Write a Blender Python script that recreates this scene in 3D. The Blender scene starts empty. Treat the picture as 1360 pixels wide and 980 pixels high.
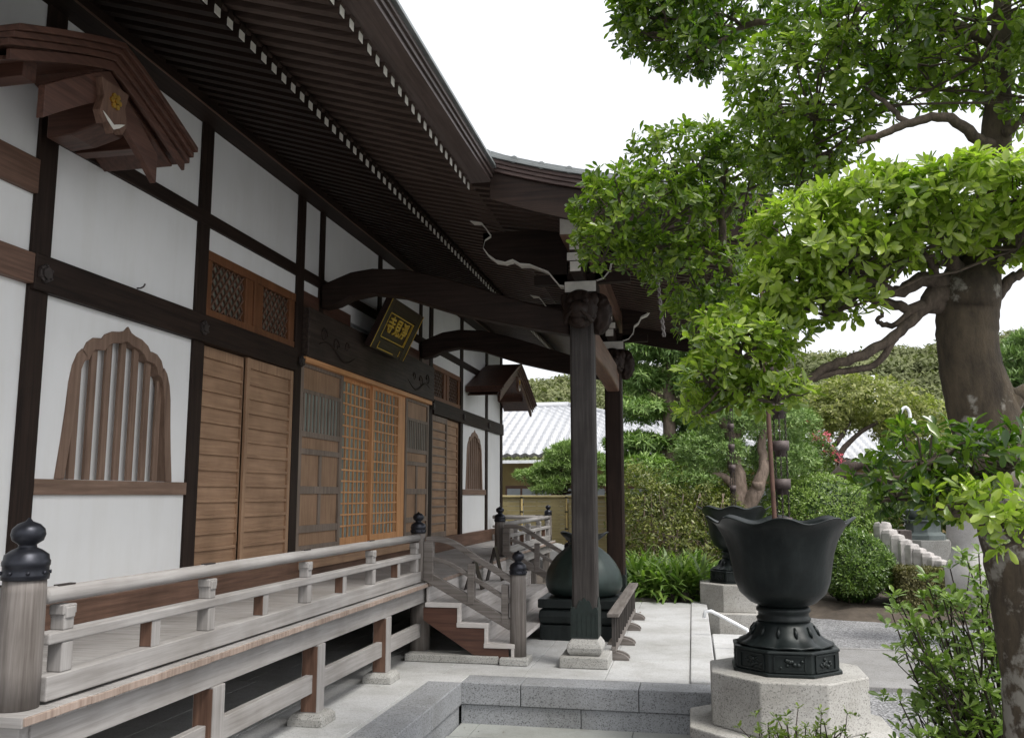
import bpy, math, random
import numpy as np
from mathutils import Vector, Matrix
random.seed(7); rng = np.random.default_rng(11)
scn = bpy.context.scene
# ------------------------------------------------------------------ camera
F = 1184.0; W0, H0 = 1360.0, 980.0
def axes(vx=920.0, vy=657.0):
    dy = np.array([vx-W0/2, vy-H0/2, F]); dy /= np.linalg.norm(dy)
    p = math.atan2(vy-H0/2, F)
    up = np.array([0, -math.cos(p), math.sin(p)]); up -= dy*np.dot(up, dy); up /= np.linalg.norm(up)
    return np.array([np.cross(dy, up), dy, up])
R = axes(); EYE = np.array([0, 0, 1.65])
cam = bpy.data.objects.new('camera', bpy.data.cameras.new('camera')); scn.collection.objects.link(cam)
cam.data.sensor_width = 36; cam.data.lens = F/W0*36; cam.data.clip_end = 2000; cam.data.clip_start = 0.05
m = Matrix.Identity(4)
for i in range(3):
    m[i][0] = R[i][0]; m[i][1] = -R[i][1]; m[i][2] = -R[i][2]; m[i][3] = EYE[i]
cam.matrix_world = m
scn.camera = cam
# ------------------------------------------------------------------ sky, sun, exposure
CLOUD, CLV = .7, 4.0
SUN_EL, SUN_AZ = math.radians(58), math.radians(120)     # azimuth clockwise from +Y
w = bpy.data.worlds.new('World'); scn.world = w; w.use_nodes = True
nt = w.node_tree; nt.nodes.clear()
out = nt.nodes.new('ShaderNodeOutputWorld'); bg = nt.nodes.new('ShaderNodeBackground'); sky = nt.nodes.new('ShaderNodeTexSky')
sky.sky_type = 'NISHITA'; sky.sun_disc = False; sky.sun_elevation = SUN_EL; sky.sun_rotation = SUN_AZ
sky.air_density = 1.0; sky.dust_density = 7.0; sky.ozone_density = 1.0
hs = nt.nodes.new('ShaderNodeHueSaturation'); hs.inputs['Saturation'].default_value = 0.28
nt.links.new(sky.outputs[0], hs.inputs['Color']); cl = nt.nodes.new('ShaderNodeMixRGB'); cl.inputs[0].default_value = CLOUD; cl.inputs[2].default_value = (CLV*.985, CLV, CLV*1.04, 1)   # even overcast layer
nt.links.new(hs.outputs[0], cl.inputs[1]); nt.links.new(cl.outputs[0], bg.inputs[0]); nt.links.new(bg.outputs[0], out.inputs[0])
bg.inputs[1].default_value = 0.15
sl = bpy.data.lights.new('sun', 'SUN'); sl.energy = 1.0; sl.angle = math.radians(14); sl.color = (1, .96, .9)
so = bpy.data.objects.new('sun', sl); scn.collection.objects.link(so)
sd = Vector((math.sin(SUN_AZ)*math.cos(SUN_EL), math.cos(SUN_AZ)*math.cos(SUN_EL), math.sin(SUN_EL)))
so.rotation_euler = sd.to_track_quat('Z', 'Y').to_euler(); so.location = (0, 0, 30)
scn.view_settings.view_transform = 'Standard'; scn.view_settings.look = 'None'
scn.view_settings.exposure = 1.2; scn.view_settings.gamma = 1
scn.render.resolution_x = 1024; scn.render.resolution_y = 737
try:
    scn.cycles.max_bounces = 8; scn.cycles.transparent_max_bounces = 6
except Exception: pass

def at(u, v, x=None, y=None, z=None):
    d = R @ np.array([u-W0/2, v-H0/2, F])
    t = (x/d[0]) if x is not None else (y/d[1]) if y is not None else ((z-1.65)/d[2])
    return EYE + d*t

# ------------------------------------------------------------------ materials
M = {}
def newmat(name):
    m = bpy.data.materials.new(name); m.use_nodes = True; M[name] = m
    nt = m.node_tree; b = nt.nodes['Principled BSDF']
    return m, nt, b
def N(nt, t, **k):
    n = nt.nodes.new(t)
    for a, v in k.items(): setattr(n, a, v)
    return n
def coords(nt, scale=(1, 1, 1)):
    tc = N(nt, 'ShaderNodeTexCoord'); mp = N(nt, 'ShaderNodeMapping'); mp.inputs['Scale'].default_value = scale
    nt.links.new(tc.outputs['Object'], mp.inputs[0]); return mp.outputs[0]
def ramp(nt, src, stops):
    r = N(nt, 'ShaderNodeValToRGB'); el = r.color_ramp.elements
    while len(el) < len(stops): el.new(.5)
    for e, (p, c) in zip(el, stops): e.position = p; e.color = (*c, 1)
    nt.links.new(src, r.inputs[0]); return r.outputs[0]
def bump(nt, b, src, strength, dist=.01):
    bp = N(nt, 'ShaderNodeBump'); bp.inputs['Strength'].default_value = strength; bp.inputs['Distance'].default_value = dist
    nt.links.new(src, bp.inputs['Height']); nt.links.new(bp.outputs[0], b.inputs['Normal'])
def noise(nt, vec, scale, detail=4, rough=.6):
    n = N(nt, 'ShaderNodeTexNoise'); n.inputs['Scale'].default_value = scale; n.inputs['Detail'].default_value = detail
    n.inputs['Roughness'].default_value = rough
    nt.links.new(vec, n.inputs['Vector']); return n.outputs['Fac']
def mul(nt, a, b, f=1.0):
    mx = N(nt, 'ShaderNodeMixRGB', blend_type='MULTIPLY'); mx.inputs[0].default_value = f
    nt.links.new(a, mx.inputs[1]); nt.links.new(b, mx.inputs[2]); return mx.outputs[0]
def wood(name, dark, light, axis, rough=.62, blotch=.35, board=0, spec=.35):
    m, nt, b = newmat(name)
    s = [38, 38, 38]; s['xyz'.index(axis)] = 1.6
    g = noise(nt, coords(nt, tuple(s)), 1.0, 6, .65)
    col = ramp(nt, g, [(.3, dark), (.7, light)])
    bl = noise(nt, coords(nt, (2.2, 2.2, 2.2)), 1.0, 3)
    k = 1-blotch
    bc = ramp(nt, bl, [(.3, (k, k*.98, k*.95)), (.65, (1, 1, 1))])
    nt.links.new(mul(nt, col, bc), b.inputs['Base Color'])
    b.inputs['Roughness'].default_value = rough; b.inputs['Specular IOR Level'].default_value = spec
    bump(nt, b, g, .35, .004)
    return m
for ax in 'xyz':
    wood('dark_wood_'+ax, (.013, .008, .0062), (.038, .0235, .0175), ax, .6, .3, 0, .18)
    wood('eave_wood_'+ax, (.045, .030, .024), (.105, .072, .058), ax, .6, .3, 0, .3)
    wood('grey_wood_'+ax, (.105, .090, .080), (.25, .228, .212), ax, .75, .3)
    wood('pale_wood_'+ax, (.245, .232, .222), (.385, .372, .362), ax, .8, .25)
    wood('tread_wood_'+ax, (.44, .415, .40), (.66, .63, .61), ax, .8, .15)
    wood('frame_wood_'+ax, (.15, .115, .09), (.30, .24, .195), ax, .65, .25)
    wood('end_grain_'+ax, (.24, .175, .14), (.42, .34, .29), ax, .8, .35)
    wood('window_wood_'+ax, (.14, .088, .062), (.27, .18, .132), ax, .6, .25)
    wood('door_wood_'+ax, (.275, .165, .10), (.43, .275, .17), ax, .6, .3)
    wood('brown_wood_'+ax, (.085, .045, .03), (.20, .115, .08), ax, .55, .3)
    wood('orange_wood_'+ax, (.50, .235, .095), (.78, .42, .20), ax, .5, .12)
    wood('pillar_wood_'+ax, (.028, .0245, .0225), (.080, .071, .066), ax, .7, .35)
    wood('gable_wood_'+ax, (.050, .023, .016), (.13, .062, .043), ax, .45, .25)
def plain(name, col, rough=.6, metal=0, var=.15, scale=6, bmp=0, spec=.5):
    m, nt, b = newmat(name)
    n = noise(nt, coords(nt), scale, 5)
    nt.links.new(ramp(nt, n, [(.3, tuple(c*(1-var) for c in col)), (.7, tuple(min(1, c*(1+var)) for c in col))]), b.inputs['Base Color'])
    b.inputs['Roughness'].default_value = rough; b.inputs['Metallic'].default_value = metal; b.inputs['Specular IOR Level'].default_value = spec
    if bmp: bump(nt, b, noise(nt, coords(nt), scale*5, 6), bmp, .01)
    return m
plain('plaster', (.765, .77, .765), .9, 0, .035, 1.3, .05, .2)
m = M['plaster']; nt = m.node_tree; b = nt.nodes['Principled BSDF']; src = b.inputs['Base Color'].links[0].from_socket
stn = noise(nt, coords(nt, (1.5, 5, .8)), 1.0, 6, .65)
nt.links.new(mul(nt, src, ramp(nt, stn, [(.28, (.95, .945, .93)), (.55, (1, 1, 1))])), b.inputs['Base Color'])
plain('white_paint', (.66, .64, .58), .7, 0, .12, 14)
plain('bronze_dark', (.010, .014, .014), .42, .2, .35, 7, .12, .35)
m = M['bronze_dark']; nt = m.node_tree; b = nt.nodes['Principled BSDF']; src = b.inputs['Base Color'].links[0].from_socket
f = ramp(nt, noise(nt, coords(nt, (14, 14, 1.6)), 1.0, 6, .7), [(.5, (0, 0, 0)), (.75, (.55, .55, .55))])
mx = N(nt, 'ShaderNodeMixRGB'); nt.links.new(f, mx.inputs[0]); nt.links.new(src, mx.inputs[1]); mx.inputs[2].default_value = (.028, .036, .033, 1); nt.links.new(mx.outputs[0], b.inputs['Base Color'])
rr = N(nt, 'ShaderNodeMapRange'); nt.links.new(noise(nt, coords(nt), 5, 6, .7), rr.inputs[0]); rr.inputs[3].default_value = .28; rr.inputs[4].default_value = .6; nt.links.new(rr.outputs[0], b.inputs['Roughness'])
plain('bronze_green', (.020, .034, .030), .45, .25, .3, 6, .1)
plain('bronze_shoe', (.016, .025, .022), .5, .3, .3, 12, .2)
plain('cap_metal', (.030, .032, .040), .38, .7, .25, 10, .05)
plain('gold', (.85, .55, .12), .32, 1, .15, 30)
plain('gold_paint', (.62, .42, .06), .45, .2, .15, 30)
plain('black_lacquer', (.02, .012, .011), .35, 0, .1, 5)
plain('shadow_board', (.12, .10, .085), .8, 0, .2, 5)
plain('lattice_glass', (.24, .285, .26), .15, 0, .25, 2.5, 0, .8)  # garden reflection put into the grey-green pane colour
plain('transom_paper', (.16, .165, .135), .5, 0, .15, 3)
plain('roof_copper', (.20, .215, .215), .45, .3, .2, 3)
plain('rock', (.075, .06, .055), .85, 0, .4, 7, .8)
plain('rock_mottled', (.36, .34, .325), .85, 0, .45, 4, .6)
plain('rock_pale', (.20, .18, .16), .85, 0, .3, 6, .8)
plain('soil', (.075, .060, .046), .95, 0, .35, 5, .6)
plain('rubber', (.02, .02, .02), .8)
plain('white_metal', (.78, .8, .82), .35, .1)
plain('grey_metal', (.085, .065, .062), .6, .2, .2, 20)
plain('chain_iron', (.055, .045, .042), .55, .5, .3, 20)
plain('rust_rod', (.11, .06, .045), .8, .1, .3, 10)
plain('ochre_wall', (.26, .20, .085), .9, 0, .12, 2)
plain('window_pane', (.30, .33, .35), .2, 0, .15, 2)
plain('car_paint', (.55, .56, .57), .25, .4, .03)
plain('car_glass', (.10, .20, .22), .08, 0, .2, 3)
plain('sky_blue_roof', (.60, .66, .70), .5, 0, .04, 2)
plain('rope', (.22, .2, .19), .8)
# granite
def granite(name, base, amp=.5, joints=False, rough=.7):
    m, nt, b = newmat(name)
    c = coords(nt)
    v = N(nt, 'ShaderNodeTexVoronoi'); v.inputs['Scale'].default_value = 130; nt.links.new(c, v.inputs['Vector'])
    sep = N(nt, 'ShaderNodeSeparateColor'); nt.links.new(v.outputs['Color'], sep.inputs[0])
    lo = tuple(x*(1-amp) for x in base); hi = tuple(min(1, x*(1+amp*.35)) for x in base)
    sp = ramp(nt, sep.outputs[0], [(.02, lo), (.28, base), (.75, base), (1, hi)])
    n = noise(nt, c, 1.7, 6, .7)
    n9 = noise(nt, c, .55, 3, .6); st0 = ramp(nt, n9, [(.35, (.86, .86, .85)), (.6, (1, 1, 1))]); st = mul(nt, st0, ramp(nt, n, [(.28, (.70, .69, .66)), (.58, (1, 1, 1))]))
    nt.links.new(mul(nt, sp, st), b.inputs['Base Color']); b.inputs['Roughness'].default_value = rough
    bump(nt, b, noise(nt, c, 60, 4), .15, .004)
    return m
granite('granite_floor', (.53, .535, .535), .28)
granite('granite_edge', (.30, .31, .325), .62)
granite('granite_base', (.40, .395, .375), .5)
granite('granite_dim', (.27, .265, .26), .5)
granite('slate_paving', (.33, .345, .33), .15)
granite('slate_dark', (.12, .11, .12), .15)
def stain_base():
    m = M['granite_base']; nt = m.node_tree
stain_base()
# gravel
m, nt, b = newmat('gravel')
c = coords(nt)
v = N(nt, 'ShaderNodeTexVoronoi'); v.inputs['Scale'].default_value = 48; nt.links.new(c, v.inputs['Vector'])
sep = N(nt, 'ShaderNodeSeparateColor'); nt.links.new(v.outputs['Color'], sep.inputs[0])
g1 = ramp(nt, sep.outputs[0], [(0, (.11, .11, .113)), (.5, (.23, .232, .235)), (1, (.38, .38, .385))])
g2 = ramp(nt, noise(nt, c, .9, 5), [(.3, (.7, .7, .7)), (.65, (1, 1, 1))])
nt.links.new(mul(nt, g1, g2), b.inputs['Base Color']); b.inputs['Roughness'].default_value = .9
bump(nt, b, v.outputs['Distance'], .8, .015)
# bark
def bark(name, a, bcol, sc=1.0, lichen=None):
    m, nt, b = newmat(name)
    c = coords(nt, (9*sc, 9*sc, 3.2*sc)); n1 = noise(nt, c, 1.6, 8, .7)
    col = ramp(nt, n1, [(.32, a), (.68, bcol)])
    if lichen:
        n2 = noise(nt, coords(nt, (1, 1, 1)), 8.5, 5, .62)
        n3 = noise(nt, coords(nt, (1, 1, 1)), 1.7, 2, .5)
        ad = N(nt, 'ShaderNodeMath', operation='MULTIPLY'); nt.links.new(n2, ad.inputs[0]); nt.links.new(n3, ad.inputs[1])
        tc = N(nt, 'ShaderNodeTexCoord'); sx = N(nt, 'ShaderNodeSeparateXYZ'); nt.links.new(tc.outputs['Object'], sx.inputs[0])
        mr = N(nt, 'ShaderNodeMapRange'); mr.inputs[1].default_value = 1.6; mr.inputs[2].default_value = 2.6; mr.inputs[3].default_value = .02; mr.inputs[4].default_value = -.05
        nt.links.new(sx.outputs[2], mr.inputs[0]); ad2 = N(nt, 'ShaderNodeMath', operation='ADD'); nt.links.new(ad.outputs[0], ad2.inputs[0]); nt.links.new(mr.outputs[0], ad2.inputs[1]); ad = ad2
        f = ramp(nt, ad.outputs[0], [(.27, (0, 0, 0)), (.31, (1, 1, 1))])
        mx = N(nt, 'ShaderNodeMixRGB'); nt.links.new(f, mx.inputs[0]); nt.links.new(col, mx.inputs[1]); mx.inputs[2].default_value = (*lichen, 1)
        col = mx.outputs[0]
    nt.links.new(col, b.inputs['Base Color']); b.inputs['Roughness'].default_value = .9
    bump(nt, b, n1, .9, .02)
bark('bark_main', (.027, .020, .0125), (.10, .076, .048), 1.0, (.24, .225, .19))
bark('bark_dark', (.022, .016, .012), (.07, .05, .038), 2)
bark('bark_pine', (.10, .075, .058), (.27, .205, .165), 1)
bark('bark_limb', (.045, .034, .025), (.15, .115, .085), 2)
# leaves
def leafmat(name, dark, mid, light, trans=.28, rough=.38, spec=.5, tcol=None):
    m, nt, b = newmat(name)
    at_ = N(nt, 'ShaderNodeAttribute', attribute_name='tint')
    col = ramp(nt, at_.outputs['Fac'], [(0, dark), (.5, mid), (1, light)])
    nt.links.new(col, b.inputs['Base Color']); b.inputs['Roughness'].default_value = rough; b.inputs['Specular IOR Level'].default_value = spec
    tr = N(nt, 'ShaderNodeBsdfTranslucent'); mx = N(nt, 'ShaderNodeMixShader'); mx.inputs[0].default_value = trans
    tc = N(nt, 'ShaderNodeMixRGB', blend_type='MULTIPLY'); tc.inputs[0].default_value = 1; tc.inputs[2].default_value = (1.25, 1.6, .55, 1)
    nt.links.new(col, tc.inputs[1]); nt.links.new(tc.outputs[0], tr.inputs[0])
    nt.links.new(b.outputs[0], mx.inputs[1]); nt.links.new(tr.outputs[0], mx.inputs[2])
    nt.links.new(mx.outputs[0], nt.nodes['Material Output'].inputs[0])
leafmat('leaf_main', (.035, .078, .012), (.135, .205, .022), (.36, .44, .080), .42, .24, .75)
leafmat('leaf_shrub', (.035, .065, .014), (.085, .135, .025), (.19, .25, .05), .3, .4)
leafmat('leaf_azalea', (.035, .075, .014), (.095, .165, .028), (.20, .29, .06), .25, .35)
leafmat('leaf_yellow', (.12, .14, .04), (.23, .25, .075), (.38, .38, .13), .3, .5)
leafmat('leaf_mixed', (.05, .07, .016), (.13, .155, .035), (.28, .29, .08), .3, .4)
leafmat('leaf_pine', (.05, .105, .03), (.12, .21, .06), (.25, .36, .11), .12, .5)
leafmat('leaf_cypress', (.06, .12, .03), (.14, .24, .065), (.28, .40, .11), .2, .6)
leafmat('leaf_grass', (.05, .10, .018), (.11, .19, .04), (.23, .32, .08), .35, .4)
leafmat('leaf_hill', (.11, .128, .058), (.15, .168, .075), (.21, .22, .10), .15, .9)  # haze over the hill put into a paler leaf colour
leafmat('leaf_hedge', (.05, .045, .014), (.105, .10, .03), (.19, .17, .06), .2, .6)
leafmat('petal_pink', (.45, .05, .10), (.6, .10, .17), (.75, .22, .28), .3, .6)
# roof tiles of the neighbour
plain('roof_tile', (.42, .43, .45), .45, 0, .08, 3)
# bamboo
wood('bamboo', (.24, .195, .085), (.38, .32, .16), 'x', .5, .25)
wood('bamboo_z', (.28, .20, .07), (.44, .34, .13), 'z', .5, .25)

# ------------------------------------------------------------------ mesh helpers
ORG = {}
def link(o): scn.collection.objects.link(o); return o
def tag(o, label=None, cat=None, group=None, kind=None):
    if label: o['label'] = label
    if cat: o['category'] = cat
    if group: o['group'] = group
    if kind: o['kind'] = kind
    return o
def thing(name, loc, label, cat, group=None):
    o = link(bpy.data.objects.new(name, None)); o.location = loc; ORG[o.name] = np.array(loc, float)
    o.empty_display_size = .1
    return tag(o, label, cat, group)
class MB:
    def __init__(s): s.v = []; s.f = []; s.mi = []; s.sm = []; s.cur = 0; s.smooth = False
    def add(s, vs, fs):
        k = len(s.v); s.v += [tuple(map(float, p)) for p in vs]
        for f in fs: s.f.append(tuple(i+k for i in f)); s.mi.append(s.cur); s.sm.append(s.smooth)
        return s
    def box(s, x0, x1, y0, y1, z0, z1):
        x0, x1 = sorted((x0, x1)); y0, y1 = sorted((y0, y1)); z0, z1 = sorted((z0, z1))
        return s.add([(x0,y0,z0),(x1,y0,z0),(x1,y1,z0),(x0,y1,z0),(x0,y0,z1),(x1,y0,z1),(x1,y1,z1),(x0,y1,z1)],
                     [(0,3,2,1),(4,5,6,7),(0,1,5,4),(1,2,6,5),(2,3,7,6),(3,0,4,7)])
    def bar(s, a, b, wd, ht, up=(0,0,1)):
        a = np.array(a, float); b = np.array(b, float); d = b-a; d /= np.linalg.norm(d)
        u = np.array(up, float); r = np.cross(d, u); r /= np.linalg.norm(r); u = np.cross(r, d)
        vs = [p+r*sx*wd/2+u*sz*ht/2 for p in (a, b) for sx, sz in ((-1,-1),(1,-1),(1,1),(-1,1))]
        return s.add(vs, [(0,1,2,3),(7,6,5,4),(0,4,5,1),(1,5,6,2),(2,6,7,3),(3,7,4,0)])
    def prism(s, poly, fn, d0, d1):
        """poly 2d outline; fn(a,b,d)->xyz; simple polygon"""
        n = len(poly); vs = [fn(a, b, d0) for a, b in poly]+[fn(a, b, d1) for a, b in poly]
        return s.add(vs, [tuple(range(n)), tuple(range(2*n-1, n-1, -1))]+[(i, i+n, (i+1) % n+n, (i+1) % n) for i in range(n)])
    def strip(s, up, lo, fn, d0, d1):
        """solid between two polylines with the same count"""
        n = len(up); vs = []
        for d in (d0, d1): vs += [fn(a, b, d) for a, b in up]+[fn(a, b, d) for a, b in lo]
        fs = []
        for i in range(n-1):
            fs += [(i, i+1, n+i+1, n+i), (2*n+i+1, 2*n+i, 3*n+i, 3*n+i+1), (i+1, i, 2*n+i, 2*n+i+1), (n+i, n+i+1, 3*n+i+1, 3*n+i)]
        fs += [(0, n, 3*n, 2*n), (n-1, 3*n-1, 4*n-1, 2*n-1)]
        return s.add(vs, fs)
    def tube(s, pts, rad, n=8, cap=True, closed=False):
        pts = [np.array(p, float) for p in pts]; L = len(pts)
        if not hasattr(rad, '__len__'): rad = [rad]*L
        prev = None; rings = []
        for i, p in enumerate(pts):
            if closed: t = pts[(i+1) % L]-pts[i-1]
            else: t = pts[min(i+1, L-1)]-pts[max(i-1, 0)]
            t /= (np.linalg.norm(t)+1e-9)
            if prev is None:
                a = np.array([0, 0, 1.]) if abs(t[2]) < .9 else np.array([1., 0, 0])
                u = np.cross(t, a)
            else: u = prev-t*np.dot(prev, t)
            u /= (np.linalg.norm(u)+1e-9); prev = u; w_ = np.cross(t, u)
            rings.append([p+rad[i]*(u*math.cos(2*math.pi*k/n)+w_*math.sin(2*math.pi*k/n)) for k in range(n)])
        vs = [q for r in rings for q in r]; fs = []
        for i in range(L if closed else L-1):
            j = (i+1) % L
            for k in range(n): fs.append((i*n+k, i*n+(k+1) % n, j*n+(k+1) % n, j*n+k))
        if cap and not closed: fs += [tuple(range(n-1, -1, -1)), tuple((L-1)*n+k for k in range(n))]
        o = s.smooth; s.smooth = True; s.add(vs, fs); s.smooth = o; return s
    def lathe(s, prof, c, n=24, fr=None, rot=0, smooth=True):
        """prof [(r,z)], fr(angle, r, z)->(r,z)"""
        vs = []
        for r, z in prof:
            for k in range(n):
                a = 2*math.pi*k/n+rot; rr, zz = (r, z) if fr is None else fr(a, r, z)
                vs.append((c[0]+rr*math.cos(a), c[1]+rr*math.sin(a), c[2]+zz))
        fs = [(i*n+k, i*n+(k+1) % n, (i+1)*n+(k+1) % n, (i+1)*n+k) for i in range(len(prof)-1) for k in range(n)]
        fs += [tuple(range(n-1, -1, -1)), tuple((len(prof)-1)*n+k for k in range(n))]
        o = s.smooth; s.smooth = smooth; s.add(vs, fs); s.smooth = o; return s
    def build(s, name, mats, parent=None, bevel=0, label=None):
        me = bpy.data.meshes.new(name)
        o0 = ORG.get(parent.name, np.zeros(3)) if parent else np.zeros(3)
        me.from_pydata([tuple(np.array(p)-o0) for p in s.v], [], s.f)
        if isinstance(mats, str): mats = [mats]
        for mm in mats: me.materials.append(M[mm])
        me.polygons.foreach_set('material_index', s.mi); me.polygons.foreach_set('use_smooth', s.sm)
        me.validate()
        import bmesh
        bm = bmesh.new(); bm.from_mesh(me); bmesh.ops.recalc_face_normals(bm, faces=bm.faces); bm.to_mesh(me); bm.free()
        o = link(bpy.data.objects.new(name, me)); o.parent = parent; ORG[o.name] = o0
        if bevel:
            b = o.modifiers.new('bevel', 'BEVEL'); b.width = bevel; b.segments = 2; b.limit_method = 'ANGLE'; b.angle_limit = math.radians(40)
        if label: o['label'] = label
        return o
def one(name, mat, parent, *b, bevel=.004, label=None):
    mb = MB(); mb.box(*b); return mb.build(name, mat, parent, bevel, label)
def struct(name, mb, mat, bevel=0): o = mb.build(name, mat, None, bevel); o['kind'] = 'structure'; return o
def copytree(root, loc, label):
    r = root.copy(); link(r); r.location = loc; ORG[r.name] = np.array(loc, float)
    if label: r['label'] = label
    def rec(src, dst):
        for ch in list(src.children):
            c = ch.copy(); link(c); c.parent = dst; rec(ch, c)
    rec(root, r); return r
yz = lambda x0: (lambda a, b, d: (x0+d, a, b))     # polygon in (y,z), extruded in x
xz = lambda y0: (lambda a, b, d: (a, y0+d, b))     # polygon in (x,z), extruded in y
# ---- leaves (numpy)
LEAF_NEAR = (np.array([(0,0,0),(.58,0,-.03),(1,0,-.09),(.30,.085,.03),(.62,.195,.02),(.90,.125,-.03),(.30,-.085,.03),(.62,-.195,.02),(.90,-.125,-.03)]), [(0,1,4,3),(1,2,5,4),(0,6,7,1),(1,7,8,2)])
LEAF_MID = (np.array([(0,0,0),(.55,.20,.03),(1,0,-.08),(.55,-.20,.03)]), [(0,3,2,1)])
LEAF_THIN = (np.array([(0,0,0),(.5,.10,.02),(1,0,-.10),(.5,-.10,.02)]), [(0,3,2,1)])
NEEDLE = (np.array([(0,.025,0),(0,-.025,0),(1,0,0)]), [(0,1,2)])
BLADE = (np.array([(0,.035,0),(0,-.035,0),(.45,-.045,.22),(.45,.045,.22),(.85,.03,.15),(.85,-.03,.15),(1.05,0,-.02)]), [(0,1,2,3),(3,2,5,4),(4,5,6)])
def unit(a): return a/(np.linalg.norm(a, axis=-1, keepdims=True)+1e-9)
def leaves(name, mat, parent, C, A, size, tmpl=LEAF_MID, k=6, lift=.6, tint=None, spread=.25, jit=.02, tv=.22):
    """rosettes of k leaves at C with axis A"""
    C = np.asarray(C, float); A = unit(np.asarray(A, float)); n = len(C)
    if n == 0: return None
    if tint is None: tint = np.full(n, .5)
    C = np.repeat(C, k, 0); A = np.repeat(A, k, 0); tt = np.repeat(tint, k)
    h = np.where(np.abs(A[:, 2:3]) < .9, np.array([[0, 0, 1.]]), np.array([[1., 0, 0]]))
    U = unit(np.cross(A, h)); V = np.cross(A, U)
    ang = np.tile(np.arange(k)*2*np.pi/k, n)+np.repeat(rng.random(n)*6.28, k)+rng.normal(0, .35, n*k)
    lf = np.clip(lift+rng.normal(0, spread, n*k), -.6, 1.5)
    D = unit((U*np.cos(ang)[:, None]+V*np.sin(ang)[:, None])*np.cos(lf)[:, None]+A*np.sin(lf)[:, None])
    S = unit(np.cross(A+rng.normal(0, .25, A.shape), D)); Nn = np.cross(D, S)
    L = size*(.55+.75*rng.random(n*k))
    tv_, tf = tmpl; nv = len(tv_)
    P = C+rng.normal(0, jit, C.shape)
    Vv = P[:, None, :]+L[:, None, None]*(tv_[None, :, 0:1]*D[:, None]+tv_[None, :, 1:2]*S[:, None]+tv_[None, :, 2:3]*Nn[:, None])
    o0 = ORG.get(parent.name, np.zeros(3)) if parent else np.zeros(3)
    Vv = (Vv-o0).reshape(-1, 3)
    nl = n*k; loops = []; tot = []; 
    base = (np.arange(nl)*nv)[:, None]
    flat = np.array([i for f in tf for i in f]); lens = np.array([len(f) for f in tf])
    loops = (base+flat[None]).reshape(-1); tot = np.tile(lens, nl)
    me = bpy.data.meshes.new(name); me.vertices.add(len(Vv)); me.vertices.foreach_set('co', Vv.reshape(-1))
    me.loops.add(len(loops)); me.loops.foreach_set('vertex_index', loops.astype(np.int32))
    st = np.concatenate([[0], np.cumsum(tot)[:-1]]); me.polygons.add(len(tot)); me.polygons.foreach_set('loop_start', st.astype(np.int32))
    me.polygons.foreach_set('loop_total', tot.astype(np.int32))
    me.update(calc_edges=True)
    a = me.attributes.new('tint', 'FLOAT', 'POINT')
    tl = np.clip(tt+rng.normal(0, tv, nl), 0, 1); a.data.foreach_set('value', np.repeat(tl, nv).astype(np.float32))
    me.materials.append(M[mat])
    o = link(bpy.data.objects.new(name, me)); o.parent = parent; ORG[o.name] = o0
    return o
def shell(blobs, per, low=.3, rmin=.7, inner=.15, up=.5):
    """blobs [(c, (rx,ry,rz))] -> points, axes"""
    Cs, As = [], []
    tot = sum(b[1][0]*b[1][2]+b[1][0]*b[1][1]+b[1][1]*b[1][2] for b in blobs)
    for c, r in blobs:
        c = np.array(c, float); r = np.array(r, float)
        n = int(per*(r[0]*r[2]+r[0]*r[1]+r[1]*r[2])/tot)+4
        d = unit(rng.normal(0, 1, (n*2, 3))); keep = (d[:, 2] > -.15) | (rng.random(n*2) < low); d = d[keep][:n]
        rad = rmin+(1.06-rmin)*rng.random(len(d))**.6
        wob = 1+.13*np.sin(d[:, 0]*7+c[0]*9)*np.cos(d[:, 2]*6+c[2]*5+d[:, 1]*5)
        p = c+d*r*(rad*wob)[:, None]
        ax = unit(unit(d/r)*1.0+np.array([0, 0, up])+rng.normal(0, .3, d.shape))
        Cs.append(p); As.append(ax)
    P = np.concatenate(Cs); A = np.concatenate(As)
    ok = np.ones(len(P), bool)
    for c, r in blobs:
        q = np.linalg.norm((P-np.array(c))/np.array(r), axis=1); ok &= ~((q < .62) & (rng.random(len(P)) > inner))
    return P[ok], A[ok]
def twigs(mb, start, pts, r0=.012, r1=.003, n=5, sag=.03):
    s = np.array(start, float)
    for p in pts:
        p = np.array(p); mid = s+(p-s)*.5+rng.normal(0, .12, 3)*np.linalg.norm(p-s)*.5; mid2 = s+(p-s)*.78+rng.normal(0, .06, 3)*np.linalg.norm(p-s)
        mb.tube([s, mid, mid2, p], [r0, r0*.7, r0*.45, r1], n, False)
def wiggle(pts, k=4, amp=.02):
    """subdivide a polyline with Catmull-Rom and a little noise"""
    P = [np.array(p, float) for p in pts]; out = []
    for i in range(len(P)-1):
        a = P[max(i-1, 0)]; b = P[i]; c = P[i+1]; d = P[min(i+2, len(P)-1)]
        for j in range(k):
            t = j/k
            q = .5*((2*b)+(-a+c)*t+(2*a-5*b+4*c-d)*t*t+(-a+3*b-3*c+d)*t**3)
            q[:3] += rng.normal(0, amp, 3) if (i or j) else 0
            out.append(q)
    out.append(P[-1]); return out
def limb(mb, pts, n=10, k=4, amp=.01):
    """pts (x,y,z,r)"""
    q = wiggle(pts, k, amp); mb.tube([p[:3] for p in q], [max(.003, p[3]) for p in q], n)
def px(u, v, y, r): p = at(u, v, y=y); return (p[0], p[1], p[2], r)

# ================================================================== GROUND
GZ = -.36
mb = MB(); mb.add([(-600, -300, GZ-.02), (600, -300, GZ-.02), (600, 900, GZ-.02), (-600, 900, GZ-.02)], [(0, 1, 2, 3)])
struct('ground', mb, 'gravel')
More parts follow.
